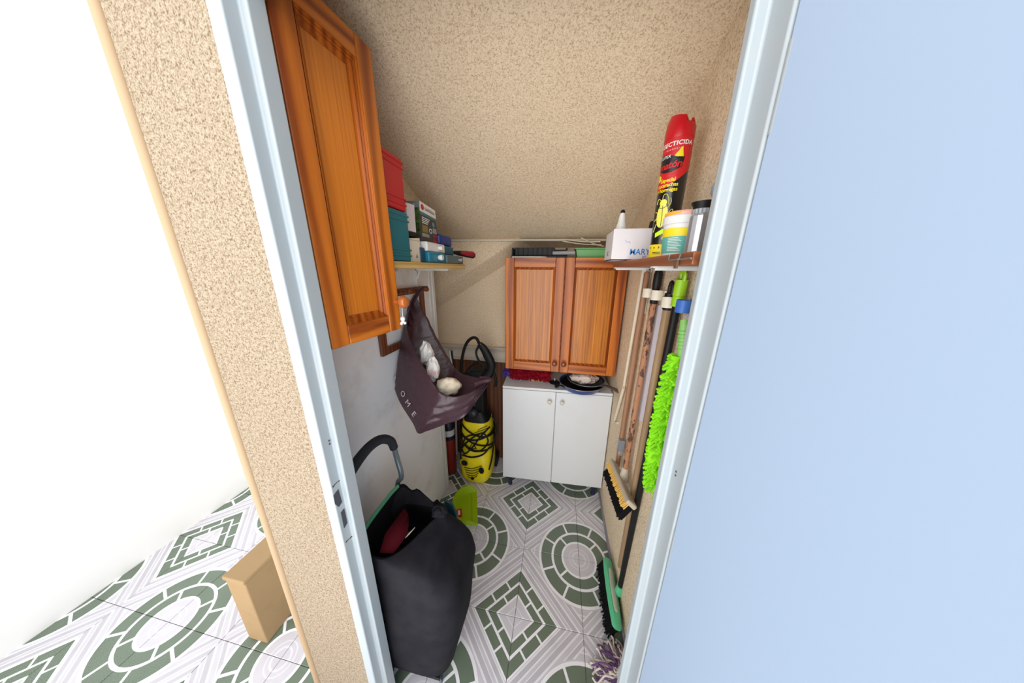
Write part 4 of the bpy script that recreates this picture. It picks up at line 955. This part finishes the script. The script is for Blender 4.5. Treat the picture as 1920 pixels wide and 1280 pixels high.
for s in (yt0, yt1):
    MB().lathe([(.05, -.01), (.055, -.006), (.055, .006), (.05, .01)], (xt+.01, s+(.03 if s == yt0 else .012), .0555), (0, 1, 0), 24).build('wheel', BLK, tl)
MB().box((-.50, -1.20, .07), (-.24, -.95, .085)).build('base_plate', BLK, tl)
MB().tube([(-.26, -1.18, .08), (-.25, -1.18, .008), (-.25, -.97, .008), (-.26, -.97, .08)], .007, 8).build('front_foot', TUBEM, tl)

# ================================================================== BROOMS ON THE RIGHT WALL
def clip(label, u, v, m, x=.462):
    p = atx(u, v, x); t = thing('tool_clip', label, 'clip', (XR, p.y, p.z), 'broom clips on the right wall')
    MB().box((XR-.006, p.y-.022, p.z-.018), (XR-.0005, p.y+.022, p.z+.018)).build('plate', m, t, bevel=.002)
    b = MB(); ri = .0165
    b.rings([[V((x+r*math.cos(a), p.y+r*math.sin(a), p.z+dz)) for a in [math.radians(40+280*k/14) for k in range(15)]] for r, dz in ((ri, -.017), (ri+.003, -.017), (ri+.003, .017), (ri, .017), (ri, -.017))], False, False, closed=False)
    b.build('jaw', m, t)
    return t
xs_ = .462
def pole(root, a, c, r, m, name='pole', n=2, rtip=None):
    MB().lathe([(r*.7, 0), (r, .004)]+[(r, (c-a).length*q) for q in (.5,)]+[(r, (c-a).length-.006), (r*.6, (c-a).length)], a, (c-a), 14).build(name, m, root)
def bristles(b, base, du, nu, dv, nv, dirn, L, r, rnd, jit=.08):
    for i in range(nu):
        for j in range(nv):
            p = base+du*((i+.5)/nu)+dv*((j+.5)/nv); d2 = dirn+V((rnd.gauss(0, jit), rnd.gauss(0, jit), rnd.gauss(0, jit)))
            b.tube([p, p+d2*L*rnd.uniform(.92, 1.06)], [r, r*1.25], 5)
rb = random.Random(8)
# first stick: brown, grey clamp
p_t, p_b = atx(1214, 509, xs_), atx(1156, 880, xs_)
st1 = thing('wooden_stick', 'plain brown wooden stick nearest the pine cabinet with grey clamp', 'stick', p_b)
pole(st1, p_b, p_t, .0115, STICK, 'shaft')
q = atx(1165, 832, xs_)
MB().box(q+V((-.014, -.020, -.030)), q+V((.012, .014, .03))).build('clamp', mat('clamp_grey', srgb(138, 142, 152), .4, .3), st1, bevel=.004)
MB().box(q+V((-.010, -.022, -.052)), q+V((.006, -.006, -.028))).build('clamp_bolt', STEEL, st1, bevel=.002)
clip('cream clip holding the plain brown stick', 1215, 549, CLIPW)
# deck brush
p_t, p_b = atx(1236, 506, xs_), atx(1170, 893, .452)
db = thing('deck_brush', 'deck brush with peeling mottled stick and yellow black bristles', 'brush', p_b)
gq = p_t.lerp(p_b, .125)
pole(db, p_b, gq, .0115, PEEL, 'pole')
MB().lathe([(.011, 0), (.0135, .004), (.0125, .03), (.014, .04), (.0125, .05), (.0145, .075), (.0145, .105), (.011, .118), (.005, .122)], gq-(p_t-gq).normalized()*.008, (p_t-gq), 16).build('grip', BLK, db)
clip('cream clip holding the mottled deck brush', 1232, 553, CLIPW)
h0, h1 = atx(1147, 868, .432), atx(1181, 951, .432)
hd = (h1-h0); hu = hd.normalized(); nb_ = V((-.62, 0, -.78)); nb_ = (nb_-hu*nb_.dot(hu)).normalized(); hs = hu.cross(nb_)
MB().obox(h0-hs*.022, hd, hs*.044, -nb_*.020).build('head', BEIGEP, db, bevel=.007, seg=3)
MB().lathe([(.021, -.02), (.019, .0), (.0145, .035), (.0145, .05)], p_b-(p_t-p_b).normalized()*.0, (p_t-p_b), 16).build('socket', BEIGEP, db)
for k in range(9): 
    q = h0+hd*(.15+.085*k)-nb_*.0203+hs*.012
    MB().sphere(q, .0022, 8, 6).build('rivet', WHT, db)
b = MB(); bristles(b, h0-hs*.018+hu*.006, hd*.96, 34, hs*.018, 3, nb_, .025, .0026, rb); b.build('yellow_bristles', BRY, db, kind='stuff')
b = MB(); bristles(b, h0+hs*.0+hu*.004, hd*.96, 80, hs*.020, 5, nb_, .066, .0022, rb, .015)
b.build('black_bristles', BRK, db, kind='stuff')
MB().obox(h0+hu*.006-hs*.001, hd*.95, hs*.018, nb_*.064).build('bristle_core', BRK, db)
# third stick with black hanging cap
p_t, p_b = atx(1260, 530, xs_), atx(1163, 1062, .472)
st3 = thing('wooden_stick', 'olive brown wooden stick with black hanging cap beside the plaster strip', 'stick', p_b)
gq = p_t.lerp(p_b, .05)
pole(st3, p_b, gq, .0125, STICK2, 'shaft')
def hang_cap(root, base, top, r, m, slot=True):
    d = (top-base).normalized(); L = (top-base).length; s = V((0, 1, 0)); s = (s-d*s.dot(d)).normalized(); w = d.cross(s)
    MB().lathe([(r*.98, -.02), (r*1.08, -.016), (r*1.08, L*.5)], base, d, 16).build('grip', m, root)
    pts = [base+d*L*.45+s*r*.85, base+d*L*.85+s*r*.8, base+d*L*1.02, base+d*L*.85-s*r*.8, base+d*L*.45-s*r*.85]
    MB().tube(pts, r*.34, 8, 5, flat=1.5).build('hanging_loop', m, root)
hang_cap(st3, gq, p_t, .0135, BLK)
clip('cream clip holding the olive brown stick', 1253, 566, CLIPW)
# green broom on black pole
p_t, p_b = atx(1282, 508, .458), atz(1162, 1104, .108)
gbm = thing('green_broom', 'black poled broom with mint green head standing on the floor', 'broom', (p_b.x, p_b.y, 0))
gq = p_t.lerp(p_b, .055)
pole(gbm, p_b, gq, .0115, BLK, 'pole')
dgr = (p_t-gq).normalized()
MB().lathe([(.013, 0), (.0165, .002), (.0145, .010), (.0165, .012), (.0145, .02), (.0165, .022), (.0145, .03), (.0165, .032), (.016, .05), (.0165, .062)], gq-dgr*.02, dgr, 18).build('grip', LIME, gbm)
hang_cap(gbm, gq+dgr*.035, p_t, .0150, LIME)
clip('blue clip holding the lime topped broom pole', 1282, 574, BLUEC, .458)
hb0, hb1 = V((.447, -.645, .082)), V((.447, -.925, .070)); hd = hb1-hb0; hu = hd.normalized()
up = V((.35, 0, .94)); sd = hu.cross(up).normalized()
if sd.x > 0: sd = -sd
def hr(q, w, t): c = hb0+hd*q; return [c+sd*w*a+up*t*b_ for a, b_ in ((-1, -.3), (-1, .3), (-.6, 1), (.6, 1), (1, .3), (1, -.3), (.6, -1), (-.6, -1))]
MB().rings([hr(0, .014, .006), hr(.03, .022, .010), hr(.25, .026, .013), hr(.5, .027, .015), hr(.75, .026, .013), hr(.97, .022, .010), hr(1, .014, .006)]).build('head', MINT, gbm)
MB().rings([[hb0+hd*q+up*.0145+sd*w*a+up*(.003*(1-abs(a))) for a in (-1, -.5, 0, .5, 1)] for q, w in ((.18, .003), (.22, .010), (.5, .013), (.78, .010), (.82, .003))], False, False, closed=False).build('head_inlay', mat('inlay_grey', srgb(186, 188, 176), .5), gbm, solid=.003)
MB().lathe([(.021, -.012), (.019, .008), (.0155, .03), (.0155, .04)], p_b-(p_t-p_b).normalized()*.012, (p_t-p_b), 16).build('socket', MINT, gbm)
bd = V((-.42, 0, -.9)).normalized()
b = MB(); bristles(b, hb0-sd*.016-up*.006+hu*.004, hd*.97, 46, sd*.036, 6, bd, .062, .0024, rb); b.build('bristles', BRK, gbm, kind='stuff')
MB().obox(hb0-sd*.014-up*.007+hu*.006, hd*.95, sd*.032, bd*.05).build('bristle_core', BRK, gbm)
# lime chenille duster
du0, du1 = atx(1262, 664, .425), atx(1215, 905, .425)
ld_ = thing('chenille_duster', 'lime green chenille duster hanging in front of the black pole', 'duster', (.45, du0.y, 1.1))
dd_ = du1-du0
MB().tube([du0+V((.012, -.012, .0)), du0.lerp(du1, .3)+V((.012, -.012, 0)), du0.lerp(du1, .7)+V((.012, -.014, 0)), du1+V((.012, -.02, .01))], [.02, .034, .036, .022], 12, 4, flat=.5).build('pad', LIMEC, ld_)
b = MB(); rl = random.Random(5)
for k in range(560):
    q = (k+rl.random())/560; a = rl.uniform(-PI*.8, PI*.8)
    w = .027*math.sin(PI*min(max(q*.94+.05, .06), .97))**.35
    nrm = V((-math.cos(a)*.8, math.sin(a)*.9+.15, -.28+rl.uniform(-.12, .12))).normalized()
    c = du0+dd_*q+V((.010, -.016, 0))+V((-math.cos(a)*w*.5, math.sin(a)*w, 0))
    L = .025*rl.uniform(.85, 1.15); s1_ = c+nrm*L*.5+V((0, 0, .001)); s2_ = c+nrm*L*.9+V((0, 0, -.004)); s3_ = s2_+nrm*.0015
    b.tube([c, s1_, s2_, s3_], [.0026, .0037, .0036, .0020], 7)
b.build('chenille_fingers', LIMEC, ld_, kind='stuff')
hA = du0+V((.018, -.018, -.02)); hB = atx(1283, 600, .445)
MB().tube([hA, hA.lerp(hB, .3), hA.lerp(hB, .65), hB], [.012, .0125, .011, .009], 12, 4).build('handle', GREENL, ld_)
for k in range(6): 
    q = hA.lerp(hB, .3+.08*k); MB().lathe([(.0125, 0), (.0135, .002), (.0125, .004)], q, hB-hA, 14).build('grip_ring', GREENL, ld_)
MB().tube([hA+V((-.002, .008, -.01)), hA.lerp(hB, .12)], .014, 10).build('socket', BLK, ld_)
MB().tube([hB, hB+V((.012, .002, .018)), hB+V((XR-.003-hB.x, .002, .018))], .002, 6, 3).build('hook', STEEL, ld_)
# floor mop
mp = thing('floor_mop', 'purple and white string mop on the floor beside the door frame', 'mop', (.43, -1.01, 0))
mc = V((.448, -1.055, .062))
MB().lathe([(.026, -.012), (.028, 0), (.022, .03), (.014, .06)], mc, (.0, -.05, 1), 16).build('socket', WHT, mp)
MB().lathe([(.0105, 0), (.0105, 1.15), (.006, 1.16)], mc+V((0, -.002, .05)), (.012, -.09, 1), 12).build('pole', STICK, mp)
rm = random.Random(3)
for nm, m, n_s in (('white_strands', WYARN, 110), ('purple_strands', PURP, 90)):
    b = MB()
    for k in range(n_s):
        a = rm.uniform(0, 2*PI); R = rm.uniform(.04, .125); 
        d = V((math.cos(a), math.sin(a), 0)); 
        e = mc+d*R; e.z = .006+rm.random()*.02; 
        e.x = min(e.x, XR-.02)
        m1 = mc+d*.022+V((0, 0, -.005)); m2 = mc+d*R*.6; m2.z = .045*rm.uniform(.5, 1.2); m2.x = min(m2.x, XR-.018)
        wv = lambda k_: V((rm.uniform(-k_, k_), rm.uniform(-k_, k_), rm.uniform(-k_, k_)*.6))
        b.tube([mc+V((0, 0, -.004)), m1, m1.lerp(m2, .5)+wv(.010), m2+wv(.010), m2.lerp(e, .5)+wv(.010), e, e+V((rm.uniform(-.02, .005), rm.uniform(-.02, .02), -.001))], .0036, 6, 3)
    for v in b.v: v.z = max(v.z, .001); v.x = min(v.x, XR-.001)
    b.build(nm, m, mp, kind='stuff')
